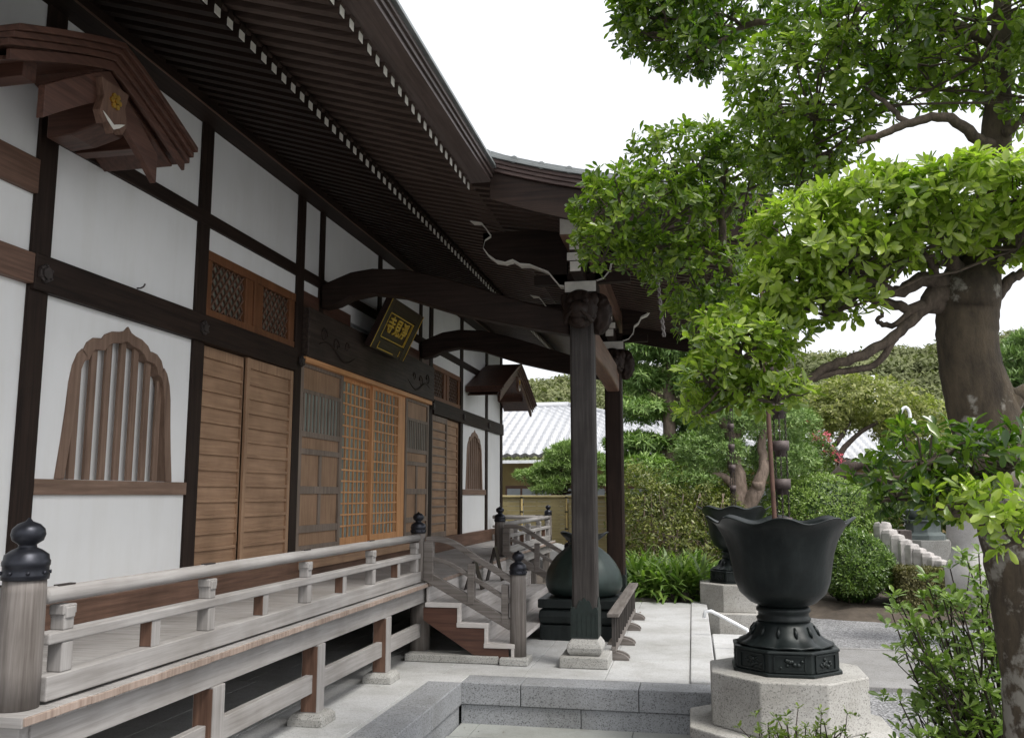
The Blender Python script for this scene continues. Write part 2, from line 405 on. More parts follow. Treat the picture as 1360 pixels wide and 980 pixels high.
# stone platform under the hall (L shaped: left strip + porch apron)
def slabs(x0, x1, y0, y1, nx, ny, z0, z1, gap=.004, mb=None):
    mb = mb or MB()
    for i in range(nx):
        for j in range(ny):
            off = 0
            mb.box(x0+(x1-x0)*i/nx+gap/2, x0+(x1-x0)*(i+1)/nx-gap/2, y0+(y1-y0)*j/ny+gap/2, y0+(y1-y0)*(j+1)/ny-gap/2, z0, z1)
    return mb
XE, YE = -2.07, 7.99
mb = slabs(-4.6, XE-.34, 1.0, YE-.3, 3, 8, -.20, 0)
slabs(XE-.34, XE, -.5, YE-.3, 1, 7, -.18, 0, mb=mb)                  # edge stones, left strip
slabs(-4.6, -.07, YE+.34, 14.4, 6, 6, -.20, -.001, mb=mb)
slabs(-4.6, XE, YE-.3, YE+.34, 4, 1, -.20, -.0, mb=mb)
struct('stone_platform', mb, 'granite_floor', .006)
mb = MB()
cuts = [XE-.0, XE+.55, XE+1.72, -.0+.0]
cuts = [XE, -1.53, -.50, .18]
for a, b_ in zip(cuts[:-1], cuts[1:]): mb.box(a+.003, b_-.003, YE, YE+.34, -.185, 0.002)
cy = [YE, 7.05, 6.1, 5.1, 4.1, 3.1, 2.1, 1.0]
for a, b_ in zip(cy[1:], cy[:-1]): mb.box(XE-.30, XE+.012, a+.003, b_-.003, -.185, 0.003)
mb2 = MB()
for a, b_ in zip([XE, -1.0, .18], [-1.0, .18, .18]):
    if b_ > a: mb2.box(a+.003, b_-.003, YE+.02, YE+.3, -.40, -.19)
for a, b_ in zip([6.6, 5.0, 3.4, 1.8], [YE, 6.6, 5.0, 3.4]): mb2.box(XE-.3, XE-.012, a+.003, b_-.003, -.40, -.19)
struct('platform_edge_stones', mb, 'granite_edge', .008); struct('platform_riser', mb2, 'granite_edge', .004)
mb = MB()
for j in range(5): mb.box(-.07+.003, .165, YE+.345+j*1.25, YE+.34+(j+1)*1.25-.003, -.30, .022)
struct('kerb', mb, 'granite_floor', .012)
# lower paving in the notch
mb = MB()
for a, b_ in ((XE, -1.9), (-1.9, -.55), (-.55, .9)): mb.box(a+.003, b_-.003, 7.58, YE+.02, -.40, GZ+.012)
for j in range(6): mb.box(XE-.01, -1.72, 7.57-(j+1)*1.1, 7.57-j*1.1-.006, -.40, GZ+.012)
struct('paving_border', mb, 'slate_paving', .005)
mb = slabs(-1.71, .9, 1.0, 7.57, 3, 7, -.40, GZ-.002); struct('paving', mb, 'slate_dark', .004)
mb = MB(); mb.box(.20, .62, 8.9, 12.2, -.40, -.13); struct('side_step', mb, 'granite_floor', .01)
mb = slabs(1.35, 12, 10.35, 12.7, 9, 1, -.42, GZ+.008); struct('path', mb, 'granite_dim', .006)
mb = MB(); mb.box(1.35, 12, 10.23, 10.345, -.42, GZ+.03); mb.box(1.35, 12, 12.705, 12.8, -.42, GZ+.02); struct('path_edging', mb, 'granite_dim', .01)
# garden soil bed : gentle mound sheet
mb = MB(); nx, ny = 46, 30; vs = []
for j in range(ny+1):
    for i in range(nx+1):
        x = -6+22*i/nx; y = 14.45+16*j/ny
        yb = 14.45 if x < .9 else 15.5+.35*math.sin(x*1.3)
        h = min(1, max(0, (y-yb)*1.2))
        z = GZ-.15+h*(.33 if x > .9 else .42)+.04*math.sin(x*3+y*2)*h
        vs.append((x, y, z))
mb.smooth = True
mb.add(vs, [(j*(nx+1)+i, j*(nx+1)+i+1, (j+1)*(nx+1)+i+1, (j+1)*(nx+1)+i) for j in range(ny) for i in range(nx)])
struct('garden_soil', mb, 'soil')

# ================================================================== TEMPLE HALL
XW = -3.95
hall = thing('temple_hall', (-3.95, 10.9, 0), 'white plastered timber temple hall with a deep raftered roof, raised veranda and pillared porch', 'temple')
COLS = [2.85, 4.73, 6.585, 8.47, 13.27, 15.18, 17.16, 18.56]
one('plaster_wall', 'plaster', hall, -4.16, -3.97, 2.0, 4.73, .98, 4.95, bevel=0); one('plaster_wall', 'plaster', hall, -4.16, -3.97, 17.161, 18.56, .98, 4.95, bevel=0)
for y0, y1, zz in ((4.731, 6.584, 2.95), (6.586, 15.179, 3.70), (15.181, 17.16, 2.95)):
    one('plaster_wall', 'plaster', hall, -4.16, -3.97, y0, y1, zz, 4.95, bevel=0); one('plaster_wall', 'plaster', hall, -4.16, -4.04, y0, y1, .98, zz-.001, bevel=0)
mb = MB(); mb.box(-13, -4.1, 18.44, 18.6, .9, 4.95); mb.box(-13, -4.16, 2.0, 2.14, .9, 4.95); mb.build('side_wall', 'plaster', hall)
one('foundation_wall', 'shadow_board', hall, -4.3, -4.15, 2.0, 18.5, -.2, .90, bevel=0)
mb = MB()
mb.box(-4.15, -3.915, 2.0, 18.6, .762, .98); mb.build('sill_beam', 'brown_wood_y', hall, .006)
for y in COLS:
    one('column', 'dark_wood_z', hall, -4.10, -3.945, y-.083, y+.083, .76, 4.80)
for y in (9.02, 10.9, 12.72):
    one('short_post', 'dark_wood_z', hall, -4.09, -3.948, y-.06, y+.06, 3.60, 4.80)
# horizontal beams
for y0, y1 in ((4.73, 8.47), (13.27, 18.62)): one('wall_beam', 'dark_wood_y', hall, -4.10, -3.915, y0+(-.08 if y0 < 5 else .083), y1-(.083 if y1 < 9 else 0), 2.90, 3.13, bevel=.008)
one('wall_beam', 'brown_wood_y', hall, -4.10, -3.915, 2.0, 4.647, 2.93, 3.12, bevel=.008, label='wall beam with its lit look put into a lighter brown')  # light on this end bay put into a lighter brown wood
one('wall_beam', 'brown_wood_y', hall, -4.10, -3.93, 2.0, 4.647, 3.50, 3.72, bevel=.008, label='wall beam with its lit look put into a lighter brown')  # same lighter brown stands in for light on the beam
one('upper_beam', 'dark_wood_y', hall, -4.10, -3.942, 4.81, 8.387, 3.895, 4.01)
one('upper_beam', 'dark_wood_y', hall, -4.10, -3.942, 8.553, 13.187, 3.895, 4.01)
one('upper_beam', 'dark_wood_y', hall, -4.10, -3.942, 13.353, 18.4, 3.895, 4.01)
mb = MB(); mb.box(-4.12, -3.76, 1.0, 19.6, 4.76, 5.0); mb.cur = 1; mb.box(-3.772, -3.757, 1.0, 19.6, 4.756, 4.768); mb.build('wall_plate', ['dark_wood_y', 'brown_wood_y'], hall, .005)
# door bay head beam with carved scrolls
wood('head_wood', (.022, .015, .012), (.075, .053, .042), 'y', .6, .4, 0, .25)
mb = MB(); mb.box(-4.08, -3.87, 8.553, 13.187, 3.075, 3.60)
hb = mb.build('head_beam', 'head_wood', hall, .015)
for cyy, sg in ((8.75, 1), (13.0, -1)):
    mb = MB()
    for (oy, oz, rr, turns) in ((.18, 3.36, .085, 1.6), (.52, 3.30, .085, 1.5), (.84, 3.33, .06, 1.3)):
        pts = [(-3.872, cyy+sg*(oy+math.cos(a)*rr*(1-a/12)), oz+math.sin(a)*rr*(1-a/12)) for a in np.linspace(0, turns*6.28, 26)]
        mb.tube(pts, [.016*(1-i/32) for i in range(26)], 6)
    pts = [(-3.872, cyy+sg*t, 3.22+.07*math.sin(t*6)) for t in np.linspace(.05, 1.15, 20)]
    mb.tube(pts, [.004+.014*math.sin(i/19*3.14) for i in range(20)], 6)
    mb.build('scroll_carving', 'dark_wood_y', hb)
# nail covers (hexagonal metal)
for y, z in ((4.73, 3.01), (6.585, 3.01), (8.47, 3.01), (13.27, 3.01), (15.18, 3.01), (17.16, 3.01)):
    mb = MB()
    prof = [(y+.062*math.cos(a), z+.062*math.sin(a)) for a in np.arange(6)*math.pi/3+.5]
    mb.prism(prof, yz(-3.915), 0, .016)
    prof = [(y+.038*math.cos(a), z+.038*math.sin(a)) for a in np.arange(6)*math.pi/3+.5]
    mb.prism(prof, yz(-3.90), 0, .014)
    for k in range(6): a = k*math.pi/3+.5; mb.tube([(-3.902, y+.05*math.cos(a), z+.05*math.sin(a)), (-3.89, y+.05*math.cos(a), z+.05*math.sin(a))], .009, 6)
    mb.build('nail_cover', 'chain_iron', hall)
# ---- cusped windows
HALF = [(.65, 1.75), (.615, 2.0), (.592, 2.2), (.578, 2.38), (.555, 2.49), (.515, 2.575), (.47, 2.615), (.465, 2.60), (.43, 2.665), (.37, 2.705), (.30, 2.715), (.29, 2.705), (.25, 2.75), (.17, 2.785), (.09, 2.797), (.04, 2.812), (0, 2.85)]
def inset(h, t):
    o = []
    for i, (a, b) in enumerate(h):
        p = h[max(i-1, 0)]; q = h[min(i+1, len(h)-1)]; d = (q[0]-p[0], q[1]-p[1]); l = math.hypot(*d) or 1
        nx_, nz = d[1]/l, -d[0]/l
        if i == 0: nx_, nz = 1, 0
        if i == len(h)-1: nx_, nz = 0, 1
        o.append((max(0, a-nx_*t), b-nz*t if i else b))
    return o
INN = inset(HALF, .082)
def cusp_window(yc, sc=1.0):
    fr = MB()
    for sg in (-1, 1):
        fr.strip([(yc+sg*a*sc, z) for a, z in HALF], [(yc+sg*a*sc, z) for a, z in INN], yz(-4.04), 0, .083)
    f = fr.build('cusped_window', 'window_wood_z', hall, .004)
    sk = MB(); y0, y1 = (4.80, 6.52) if yc < 10 else (15.25, 17.10)
    mono = [HALF[0]]
    for a, z in HALF[1:]:
        if z > mono[-1][1]+.004: mono.append((a-.01, z-.004))
    mono[-1] = (0, 2.835); mono.append((0, 2.949))
    for sg, ye in ((-1, y0), (1, y1)): sk.strip([(ye, z) for a, z in mono], [(yc+sg*max(0, a)*sc, z) for a, z in mono], yz(-4.035), 0, .065)
    sk.box(-4.035, -3.97, y0, y1, .982, 1.75)
    sk.build('plaster_wall', 'plaster', hall)
    for k in range(7):
        a = (k-3)*.155*sc
        zt = np.interp(abs(a), [p[0]*sc for p in INN][::-1], [p[1] for p in INN][::-1])
        one('slat', 'window_wood_z', f, -4.01, -3.985, yc+a-.030, yc+a+.030, 1.75, zt+.02)
    return f
cusp_window(5.66); cusp_window(16.2)
for y0, y1 in ((4.813, 6.50), (15.263, 17.08)): one('window_sill_board', 'window_wood_y', hall, -4.03, -3.943, y0, y1, 1.65, 1.748)
# ---- sliding board shutters
def shutter(y0, y1, xf, wd, slatw):
    mb = MB(); mb.box(xf-.03, xf-.012, y0, y1, .985, 2.90)
    s = mb.build('sliding_shutter', 'door_wood_y', hall)
    mb = MB()
    for a in (y0, y1-slatw): mb.box(xf-.035, xf+.012, a, a+slatw, .982, 2.895)
    mb.box(xf-.034, xf+.010, y0+slatw, y1-slatw, .984, 1.07); mb.box(xf-.034, xf+.010, y0+slatw, y1-slatw, 2.80, 2.893)
    mb.build('frame', wd+'_z', s, .003)
    mb = MB()
    for k in range(1, 13):
        z = 1.07+k*(1.73/13); mb.box(xf-.02, xf+.008, y0+slatw, y1-slatw, z-.016, z+.012)
    mb.build('batten', wd+'_y', s, .003)
    return s
shutter(6.672, 7.45, -4.0, 'door_wood', .035); shutter(7.42, 8.383, -3.962, 'door_wood', .06)
shutter(13.355, 14.25, -3.962, 'frame_wood', .05); shutter(14.22, 15.093, -4.0, 'door_wood', .04)
# ---- transom lattices
def transom(y0, y1):
    f = MB()
    f.box(-4.03, -3.955, y0, y1, 3.62, 3.70); f.box(-4.03, -3.955, y0, y1, 3.135, 3.20)
    L = y1-y0; ym = (y0+y1)/2
    for a, b_ in ((y0, y0+.1), (ym-.17, ym-.03), (ym+.03, ym+.17), (y1-.12, y1)): f.box(-4.03, -3.965, a, b_, 3.20, 3.62)
    f.box(-3.99, -3.95, ym-.03, ym+.03, 3.2, 3.62)
    o = f.build('transom_window', 'orange_dim_z', hall, .003)
    for a, b_ in ((y0+.1, ym-.17), (ym+.17, y1-.12)):
        one('pane', 'transom_paper', o, -4.035, -4.01, a, b_, 3.2, 3.62, bevel=0)
        l = MB(); n = 6
        for k in range(-n, n*2):
            for sg in (-1, 1):
                s = (b_-a)/n*1.0
                # diagonal bar clipped to the rectangle
                ya = a+k*s; pts = []
                for t in np.linspace(0, 1, 43):
                    yy = ya+sg*t*.42*.9; zz = 3.2+t*.42
                    if a <= yy <= b_: pts.append((yy, zz))
                if len(pts) > 3:
                    (p, q) = pts[0], pts[-1]
                    xx = -3.992+.004*sg
                    l.bar((xx, p[0], p[1]), (xx, q[0], q[1]), .014, .014, up=(1, 0, 0))
        l.build('lattice', 'brown_wood_z', o)
wood('orange_dim_z', (.11, .043, .018), (.21, .09, .04), 'z', .5, .25)
transom(6.668, 8.387); transom(13.353, 15.097)
for y0, y1 in ((8.56, 9.9), (11.9, 13.18)):
    one('transom_board', 'gable_wood_y', hall, -4.035, -3.955, y0, y1, 3.60, 3.78)
# ---- door bay
def panel_door(y0, y1, xf, name='panelled_door', wd='frame_wood'):
    b0 = MB(); b0.box(xf-.035, xf-.018, y0, y1, .985, 3.072)
    d = b0.build(name, 'door_wood_z', hall)
    f = MB(); st = .075
    for a in (y0, y1-st): f.box(xf-.037, xf+.006, a, a+st, .983, 3.07)
    for z0, z1 in ((.984, 1.13), (1.26, 1.335), (1.66, 1.74), (2.07, 2.13), (2.25, 2.31), (2.71, 2.75), (2.98, 3.069)):
        f.box(xf-.036, xf+.003, y0+st, y1-st, z0, z1)
    ym = (y0+y1)/2
    for z0, z1 in ((1.335, 1.66), (1.74, 2.07)): f.box(xf-.036, xf+.001, ym-.03, ym+.03, z0, z1)
    f.build('frame', wd+'_z', d, .003)
    one('pane', 'lattice_glass', d, xf-.017, xf-.012, y0+st, y1-st, 2.31, 2.71, bevel=0)
    s = MB(); n = 11
    for k in range(n):
        yy = y0+st+(k+.5)*(y1-y0-2*st)/n; s.box(xf-.012, xf+.0, yy-.017, yy+.017, 2.31, 2.71)
    s.build('slats', wd+'_z', d)
panel_door(8.556, 9.72, -3.955); panel_door(12.06, 13.184, -3.955)
def lattice_door(y0, y1, xf):
    g = MB(); g.box(xf-.03, xf-.02, y0, y1, .99, 3.07); d = g.build('lattice_door', 'lattice_glass', hall)
    f = MB(); st = .055
    for a in (y0, y1-st): f.box(xf-.034, xf+.012, a, a+st, .985, 3.068)
    f.box(xf-.033, xf+.010, y0+st, y1-st, .986, 1.16); f.box(xf-.033, xf+.010, y0+st, y1-st, 2.98, 3.067)
    f.build('frame', 'orange_wood_z', d, .003)
    l = MB(); n = 7; Z0, Z1 = 1.16, 2.98
    for k in range(1, n+1):
        yy = y0+st+k*(y1-y0-2*st)/(n+.0)-(y1-y0-2*st)/n/2; l.box(xf-.02, xf-.002, yy-.009, yy+.009, Z0, Z1)
    l.cur = 1
    for k in range(1, 14):
        z = Z0+k*(Z1-Z0)/14; l.box(xf-.02, xf+.004, y0+st, y1-st, z-.0095, z+.0095)
    l.build('lattice', ['orange_wood_z', 'orange_wood_y'], d)
lattice_door(9.70, 10.77, -4.0); lattice_door(10.72, 11.80, -3.97)
one('door_jamb', 'orange_wood_z', hall, -4.03, -3.965, 11.80, 12.06, .985, 3.07)
one('door_lintel', 'orange_wood_y', hall, -4.03, -3.90, 8.56, 13.18, 3.02, 3.078)
one('door_sill', 'door_wood_y', hall, -4.0, -3.86, 8.56, 13.18, .90, .984)
# ---- deck
mb = MB(); y = 3.30; k = 0
while y < 17.7:
    wdt = .19+.03*random.random(); mb.box(-4.2, -2.68+random.uniform(-.004, .004), y+.002, min(17.7, y+wdt)-.002, .715+random.uniform(-.003, 0), .76+random.uniform(-.002, .001)); y += wdt
mb.cur = 1
for y_ in np.arange(3.31, 17.6, .205): mb.box(-2.69, -2.671, y_, min(17.69, y_+.203), .718+random.uniform(0, .004), .757-random.uniform(0, .003))
deck = mb.build('veranda_deck', ['pale_wood_x', 'end_grain_z'], hall, .003)
one('deck_beam', 'pale_wood_y', hall, -2.83, -2.73, 3.42, 17.6, .56, .713)
one('deck_beam', 'pale_wood_x', hall, -4.1, -2.74, 3.36, 3.419, .56, .712)
one('tie_beam', 'pale_wood_y', hall, -2.81, -2.755, 3.5, 9.0, .22, .35)
for y in (3.55, 4.93, 6.40, 7.90):
    o = one('deck_post', 'pale_wood_z', hall, -2.845, -2.715, y-.065, y+.065, .07, .56)
    one('unweathered_face', 'brown_wood_z', o, -2.838, -2.722, y-.068, y-.064, .09, .55, bevel=0)
    mb = MB(); mb.lathe([(.19, 0), (.185, .05), (.15, .085)], (-2.78, y, 0), 4, rot=math.pi/4, smooth=False); mb.build('foot_stone', 'granite_base', o, .005)
for y in (14.2, 15.7, 17.2): one('deck_post', 'grey_wood_z', hall, -2.845, -2.715, y-.065, y+.065, 0, .56)
for y in (9.12, 12.9):
    mb = MB(); mb.lathe([(.105, .03), (.105, .72)], (-2.80, y, 0), 16); mb.build('deck_post', 'grey_wood_z', hall)
# ---- newel posts
def newel(x, y, z0, r, h):
    mb = MB(); mb.lathe([(r*1.0, 0), (r, h*.3), (r*.98, h*.9), (r*.95, h)], (x, y, z0), 24)
    o = mb.build('newel_post', 'grey_wood_z', hall)
    c = MB(); s = r/.09
    prof = [(.094, 0), (.096, .018), (.096, .02), (.092, .03), (.092, .055), (.096, .06), (.096, .078), (.091, .085), (.088, .105), (.06, .125), (.038, .135), (.036, .148), (.062, .165), (.07, .19), (.065, .215), (.045, .235), (.015, .247), (.004, .262)]
    c.lathe([(a*s, b_*s) for a, b_ in prof], (x, y, z0+h), 24)
    for k in range(8): a = k*math.pi/4; c.tube([(x+.09*s*math.cos(a), y+.09*s*math.sin(a), z0+h+.03*s), (x+.1*s*math.cos(a), y+.1*s*math.sin(a), z0+h+.03*s)], .009*s, 6)
    c.build('finial', 'cap_metal', o)
newel(-2.83, 3.44, .76, .09, .53)
newel(-2.79, 8.98, .76, .075, .50); newel(-2.79, 13.0, .76, .078, .50); newel(-2.79, 17.5, .76, .07, .50)
newel(-1.74, 8.98, .06, .082, .80); newel(-1.74, 12.9, .06, .082, .80)
# ---- railing along the veranda
def railing(p0, p1, spac_main, parent_name='railing', axis='y'):
    p0 = np.array(p0, float); p1 = np.array(p1, float); L = np.linalg.norm(p1-p0); d = (p1-p0)/L
    Z = np.array([0, 0, 1.])
    t = MB(); t.tube([p0+Z*.455, p0+d*L*.5+Z*.455, p1+Z*.455], .037, 12)
    root = t.build(parent_name, 'pale_wood_'+axis, hall)
    a = MB(); a.bar(p0+Z*.272, p1+Z*.272, .085, .05); a.build('middle_rail', 'pale_wood_'+axis, root, .008)
    a = MB(); a.bar(p0+Z*.065, p1+Z*.065, .09, .105)
    a.build('bottom_rail', 'pale_wood_'+axis, root, .006)
    n = max(1, int(round(L/spac_main)))
    for k in range(n+1):
        c = p0+d*(.13 if k == 0 else (L-.10 if k == n else k*L/n))
        b = MB(); b.bar(c+Z*.118, c+Z*.247, .075, .075, up=d); b.bar(c+Z*.297, c+Z*.385, .07, .07, up=d)
        b.bar(c+Z*.385-d*.045, c+Z*.385+d*.045, .075, .045)
        b.bar(c+Z*.372-d*.03, c+Z*.372+d*.03, .086, .05)
        b.build('baluster', 'pale_wood_z', root, .006)
        m_ = MB(); m_.bar(c+Z*.49-d*.055, c+Z*.49+d*.055, .028, .012); m_.build('metal_clip', 'chain_iron', root)
        if k < n:
            c2 = c+d*(L/n*.5)
            b = MB(); b.bar(c2+Z*.118, c2+Z*.247, .075, .07, up=d) if axis == 'x' else b.box(c2[0]-.035, c2[0]+.035, c2[1]-.037, c2[1]+.037, c2[2]+.118, c2[2]+.247); b.cur = 1
            if axis == 'y': b.box(c2[0]-.032, c2[0]+.032, c2[1]-.040, c2[1]-.0365, c2[2]+.12, c2[2]+.246)
            b.build('baluster', ['pale_wood_z', 'brown_wood_z'], root, .004)
railing((-2.78, 3.50, .76), (-2.78, 8.92, .76), 1.33)
railing((-2.78, 13.07, .76), (-2.78, 17.45, .76), 1.1)
railing((-2.86, 3.50, .76), (-3.9, 3.50, .76), 1.2, axis='x')
railing((-2.86, 17.5, .76), (-3.9, 17.5, .76), 1.2, axis='x')
# ---- staircase
XS = [(-2.68, -2.35, .57), (-2.35, -2.07, .38), (-2.07, -1.80, .19)]
mb = MB()
for x0, x1, z in XS: mb.box(x0-.02, x1+.03, 9.0, 12.88, z-.045, z); mb.box(x0-.02, x0+.01, 9.0, 12.88, z+.001, z+.145)
st = mb.build('staircase', 'tread_wood_y', hall, .005)
for y0 in (8.90, 12.86):
    mb = MB(); poly = [(-2.70, .525), (-2.33, .525), (-2.33, .335), (-2.05, .335), (-2.05, .145), (-1.82, .145), (-1.82, .06), (-1.9, .03), (-2.10, .03), (-2.70, .40)]
    mb.prism(poly, xz(y0), 0, .05); mb.cur = 1
    for (x0, x1, z) in XS:
        mb.box(x0-.0, x1+.04, y0-.012, y0+.06, z-.04, z+.004); mb.box(x1+.005, x1+.036, y0-.010, y0+.058, z-.19, z-.041)
    mb.build('stair_side', ['gable_wood_x', 'tread_wood_x'], st, .003)
for y0 in (8.98, 12.9):
    s = MB()
    def rail_curve(pts, hh, wd):
        xs = np.linspace(pts[0][0], pts[-1][0], 26); P = wiggle([(p[0], 0, p[1]) for p in pts], 6, 0)
        pl = [(p[0], p[2]) for p in P]; nn = []
        for i in range(len(pl)):
            q0 = pl[max(i-1, 0)]; q1 = pl[min(i+1, len(pl)-1)]; l = math.hypot(q1[0]-q0[0], q1[1]-q0[1]); nn.append((-(q1[1]-q0[1])/l, (q1[0]-q0[0])/l))
        s.strip([(p[0]+n_[0]*hh/2, p[1]+n_[1]*hh/2) for p, n_ in zip(pl, nn)], [(p[0]-n_[0]*hh/2, p[1]-n_[1]*hh/2) for p, n_ in zip(pl, nn)], xz(y0), -wd/2, wd/2)
    rail_curve([(-2.70, 1.195), (-2.58, 1.20), (-2.45, 1.175), (-2.32, 1.11), (-2.18, 1.02), (-2.0, .915), (-1.80, .80)], .058, .062)
    rail_curve([(-2.70, 1.00), (-2.58, .995), (-2.45, .955), (-2.30, .875), (-2.0, .70), (-1.80, .585)], .042, .05)
    s.bar((-2.72, y0, .845), (-1.80, y0, .36), .07, .10)
    for x, za, zb in ((-2.22, .56, .96), (-1.87, .38, .76)): s.bar((x, y0, za), (x, y0, zb), .085, .07, up=(1, 0, 0))
    s.box(-2.72, -2.62, y0-.04, y0+.04, .78, 1.18)
    s.build('stair_railing', 'grey_wood_x', hall, .006)
mb = MB(); mb.box(-2.88, -1.92, 8.86, 9.12, 0.001, .075); mb.box(-1.90, -1.62, 8.82, 9.12, .001, .07); mb.build('stair_base_stone', 'granite_base', hall, .01)
mb = MB(); mb.box(-1.90, -1.62, 12.76, 13.06, .001, .07); mb.build('stair_base_stone', 'granite_base', hall, .01)

# ================================================================== ROOF (part of the hall)
RX0, RZ0, RX1, RZ1 = -3.95, 4.94, -2.75, 4.577
FX0, FZ0, FX1, FZ1 = -2.86, 4.735, -1.93, 4.457
roof = MB()
# soffit boards, slightly above the rafters
def sof(mb, y0, y1):
    mb.strip([(RX0-.3, RZ0+.12), (RX1, RZ1+.06)], [(RX0-.3, RZ0+.10), (RX1, RZ1+.04)], xz(0), y0, y1)
    mb.strip([(FX0, FZ0+.065), (FX1, FZ1+.055)], [(FX0, FZ0+.045), (FX1, FZ1+.035)], xz(0), y0, y1)
sof(roof, -1.0, 19.9)
soff = roof.build('roof', 'eave_wood_x', hall)
def rafter_mesh(x0, z0, x1, z1, wd, ht):
    mb = MB(); mb.bar((x0, 0, z0), (x1, 0, z1), wd, ht); mb.cur = 1
    mb.box(x1-.001, x1+.003, -wd/2+.002, wd/2-.002, z1-ht/2+.002, z1+ht/2-.002); return mb
def series(name, mbf, ys, mats):
    base = None
    for y in ys:
        if base is None:
            o = mbf.build(name, mats, soff); base = o; o.location.y = y
            # mesh local coordinates: soff origin is hall origin, so shift
        else:
            o = base.copy(); link(o); o.parent = soff; o.location.y = y
sp = .151
series('rafter', rafter_mesh(RX0, RZ0, RX1, RZ1, .070, .098), [3.55+sp*i for i in range(64)], ['dark_wood_x', 'white_paint'])
ys2 = [4.42+sp*i for i in range(22)]
series('flying_rafter', rafter_mesh(FX0, FZ0, FX1, FZ1, .066, .094), ys2, ['eave_wood_x', 'white_paint'])
mb = MB()
for i in range(40):
    y = 3.55+sp*(64+i)
    if y < 19.6: mb.cur = 0; mb.bar((RX0, y, RZ0), (RX1, y, RZ1), .070, .098); mb.cur = 1; mb.box(RX1-.001, RX1+.003, y-.033, y+.033, RZ1-.047, RZ1+.047)
for i in range(30):
    y = 3.55-sp*(i+1); mb.cur = 0; mb.bar((RX0, y, RZ0), (RX1, y, RZ1), .055, .072); mb.bar((FX0, y+.87, FZ0), (FX1, y+.87, FZ1), .052, .066)
o = mb.build('rafter', ['eave_wood_x', 'white_paint'], soff); o['kind'] = 'stuff'
mb = MB(); mb.box(RX1-.12, RX1-.02, -1, 19.9, RZ1+.045, RZ1+.115); mb.build('rafter_beam', 'dark_wood_y', soff)
YK0, YK1 = 7.62, 14.18
def eave_edge(y0, y1, name):
    mb = MB()
    mb.box(-1.99, -1.90, y0, y1, 4.495, 4.56)                                    # kayaoi over the tips
    mb.add([(-2.0, y0, 4.565), (-1.75, y0, 4.49), (-1.75, y0, 4.53), (-2.0, y0, 4.62), (-2.0, y1, 4.565), (-1.75, y1, 4.49), (-1.75, y1, 4.53), (-2.0, y1, 4.62)],
           [(0,1,2,3),(7,6,5,4),(0,4,5,1),(1,5,6,2),(2,6,7,3),(3,7,4,0)])
    mb.cur = 1
    for k in range(3):
        x1 = -1.735+.018*k; z = 4.488+.036*k; mb.box(-1.95, x1, y0, y1, z, z+.034)
    mb.cur = 2; mb.box(-2.2, -1.672, y0, y1, 4.598, 4.625)
    mb.build(name, ['dark_wood_y', 'eave_strip', 'roof_copper'], soff, .003)
wood('eave_strip', (.05, .036, .032), (.13, .10, .092), 'y', .4, .2)
wood('eave_strip_x', (.05, .03, .026), (.13, .085, .075), 'x', .5, .2)
eave_edge(-1.5, YK0+.05, 'eave_fascia'); eave_edge(YK1-.05, 20.2, 'eave_fascia')
# upper roof surface
mb = MB()
prof = [(-1.70, 4.63), (-2.4, 4.82), (-3.4, 5.25), (-4.6, 5.95), (-6.0, 7.1), (-7.3, 8.5), (-8.2, 9.6)]
mb.strip(prof, [(a, b_-.05) for a, b_ in prof], xz(0), -1.6, 20.4)
prof2 = [(-8.2, 9.6), (-9.1, 8.5), (-10.4, 7.1), (-11.8, 5.95), (-13, 5.25), (-14.7, 4.63)]
mb.strip(prof2, [(a, b_-.05) for a, b_ in prof2], xz(0), -1.6, 20.4)
mb.box(-8.4, -8.0, -1.6, 20.4, 9.55, 9.95)
mb.build('roof_covering', 'roof_copper', soff)
# gable infill
mb = MB(); mb.prism([(-13, 4.9), (-3.9, 4.9), (-5.5, 6.5), (-8.2, 9.4), (-11, 6.5)], xz(18.4), 0, .1); mb.build('gable_wall', 'plaster', hall)
# ---- porch roof
def kz(x):   # top of the porch side edge
    return float(np.interp(x, [-2.0, -1.7, -1.2, -.7, -.1, .4, .75], [4.80, 4.67, 4.525, 4.41, 4.285, 4.20, 4.155]))
def rz(x): return float(np.interp(x, [-2.8, -1.93, -1.05, -.2, .5], [4.735, 4.535, 4.385, 4.20, 4.07]))
KX = np.linspace(-2.75, .5, 9)
mb = MB()
n = 9
def curvebar(mb, y, wd, ht, dz=0, xs=KX, f=rz):
    mb.strip([(x, f(x)+dz+ht/2) for x in xs], [(x, f(x)+dz-ht/2) for x in xs], xz(y), -wd/2, wd/2)
curvebar(mb, 0, .066, .09); mb.cur = 1
mb.box(.5, .504, -.025, .025, rz(.5)-.033, rz(.5)+.033)
series('porch_rafter', mb, [YK0+.16+.152*i for i in range(42)], ['eave_wood_x', 'white_paint'])
mb = MB(); mb.strip([(x, rz(x)+.065) for x in KX], [(x, rz(x)+.04) for x in KX], xz(0), YK0+.05, YK1-.05); mb.build('porch_soffit', 'dark_wood_x', soff)
mb = MB(); xs = np.linspace(-1.95, .75, 14)
for k in range(3):
    for ys, dy in ((YK0, -1), (YK1, 1)):
        yy = ys+dy*(.0+.018*k)
        mb.strip([(x, kz(x)-.10+.036*k+.034) for x in xs], [(x, kz(x)-.10+.036*k) for x in xs], xz(0), yy, yy-dy*.25)
mb.cur = 1
for ys in (YK0+.03, YK1-.08): mb.strip([(x, kz(x)-.105) for x in xs[1:]], [(x, kz(x)-.36-.04*abs(math.sin((x+1.9)*1.1))) for x in xs[1:]], xz(ys), 0, .05)
mb.cur = 2
ys_ = np.linspace(YK0-.06, YK1+.06, 3)
mb.strip([(x, kz(x)+.035) for x in xs], [(x, kz(x)+.008) for x in xs], xz(0), YK0-.065, YK1+.065)
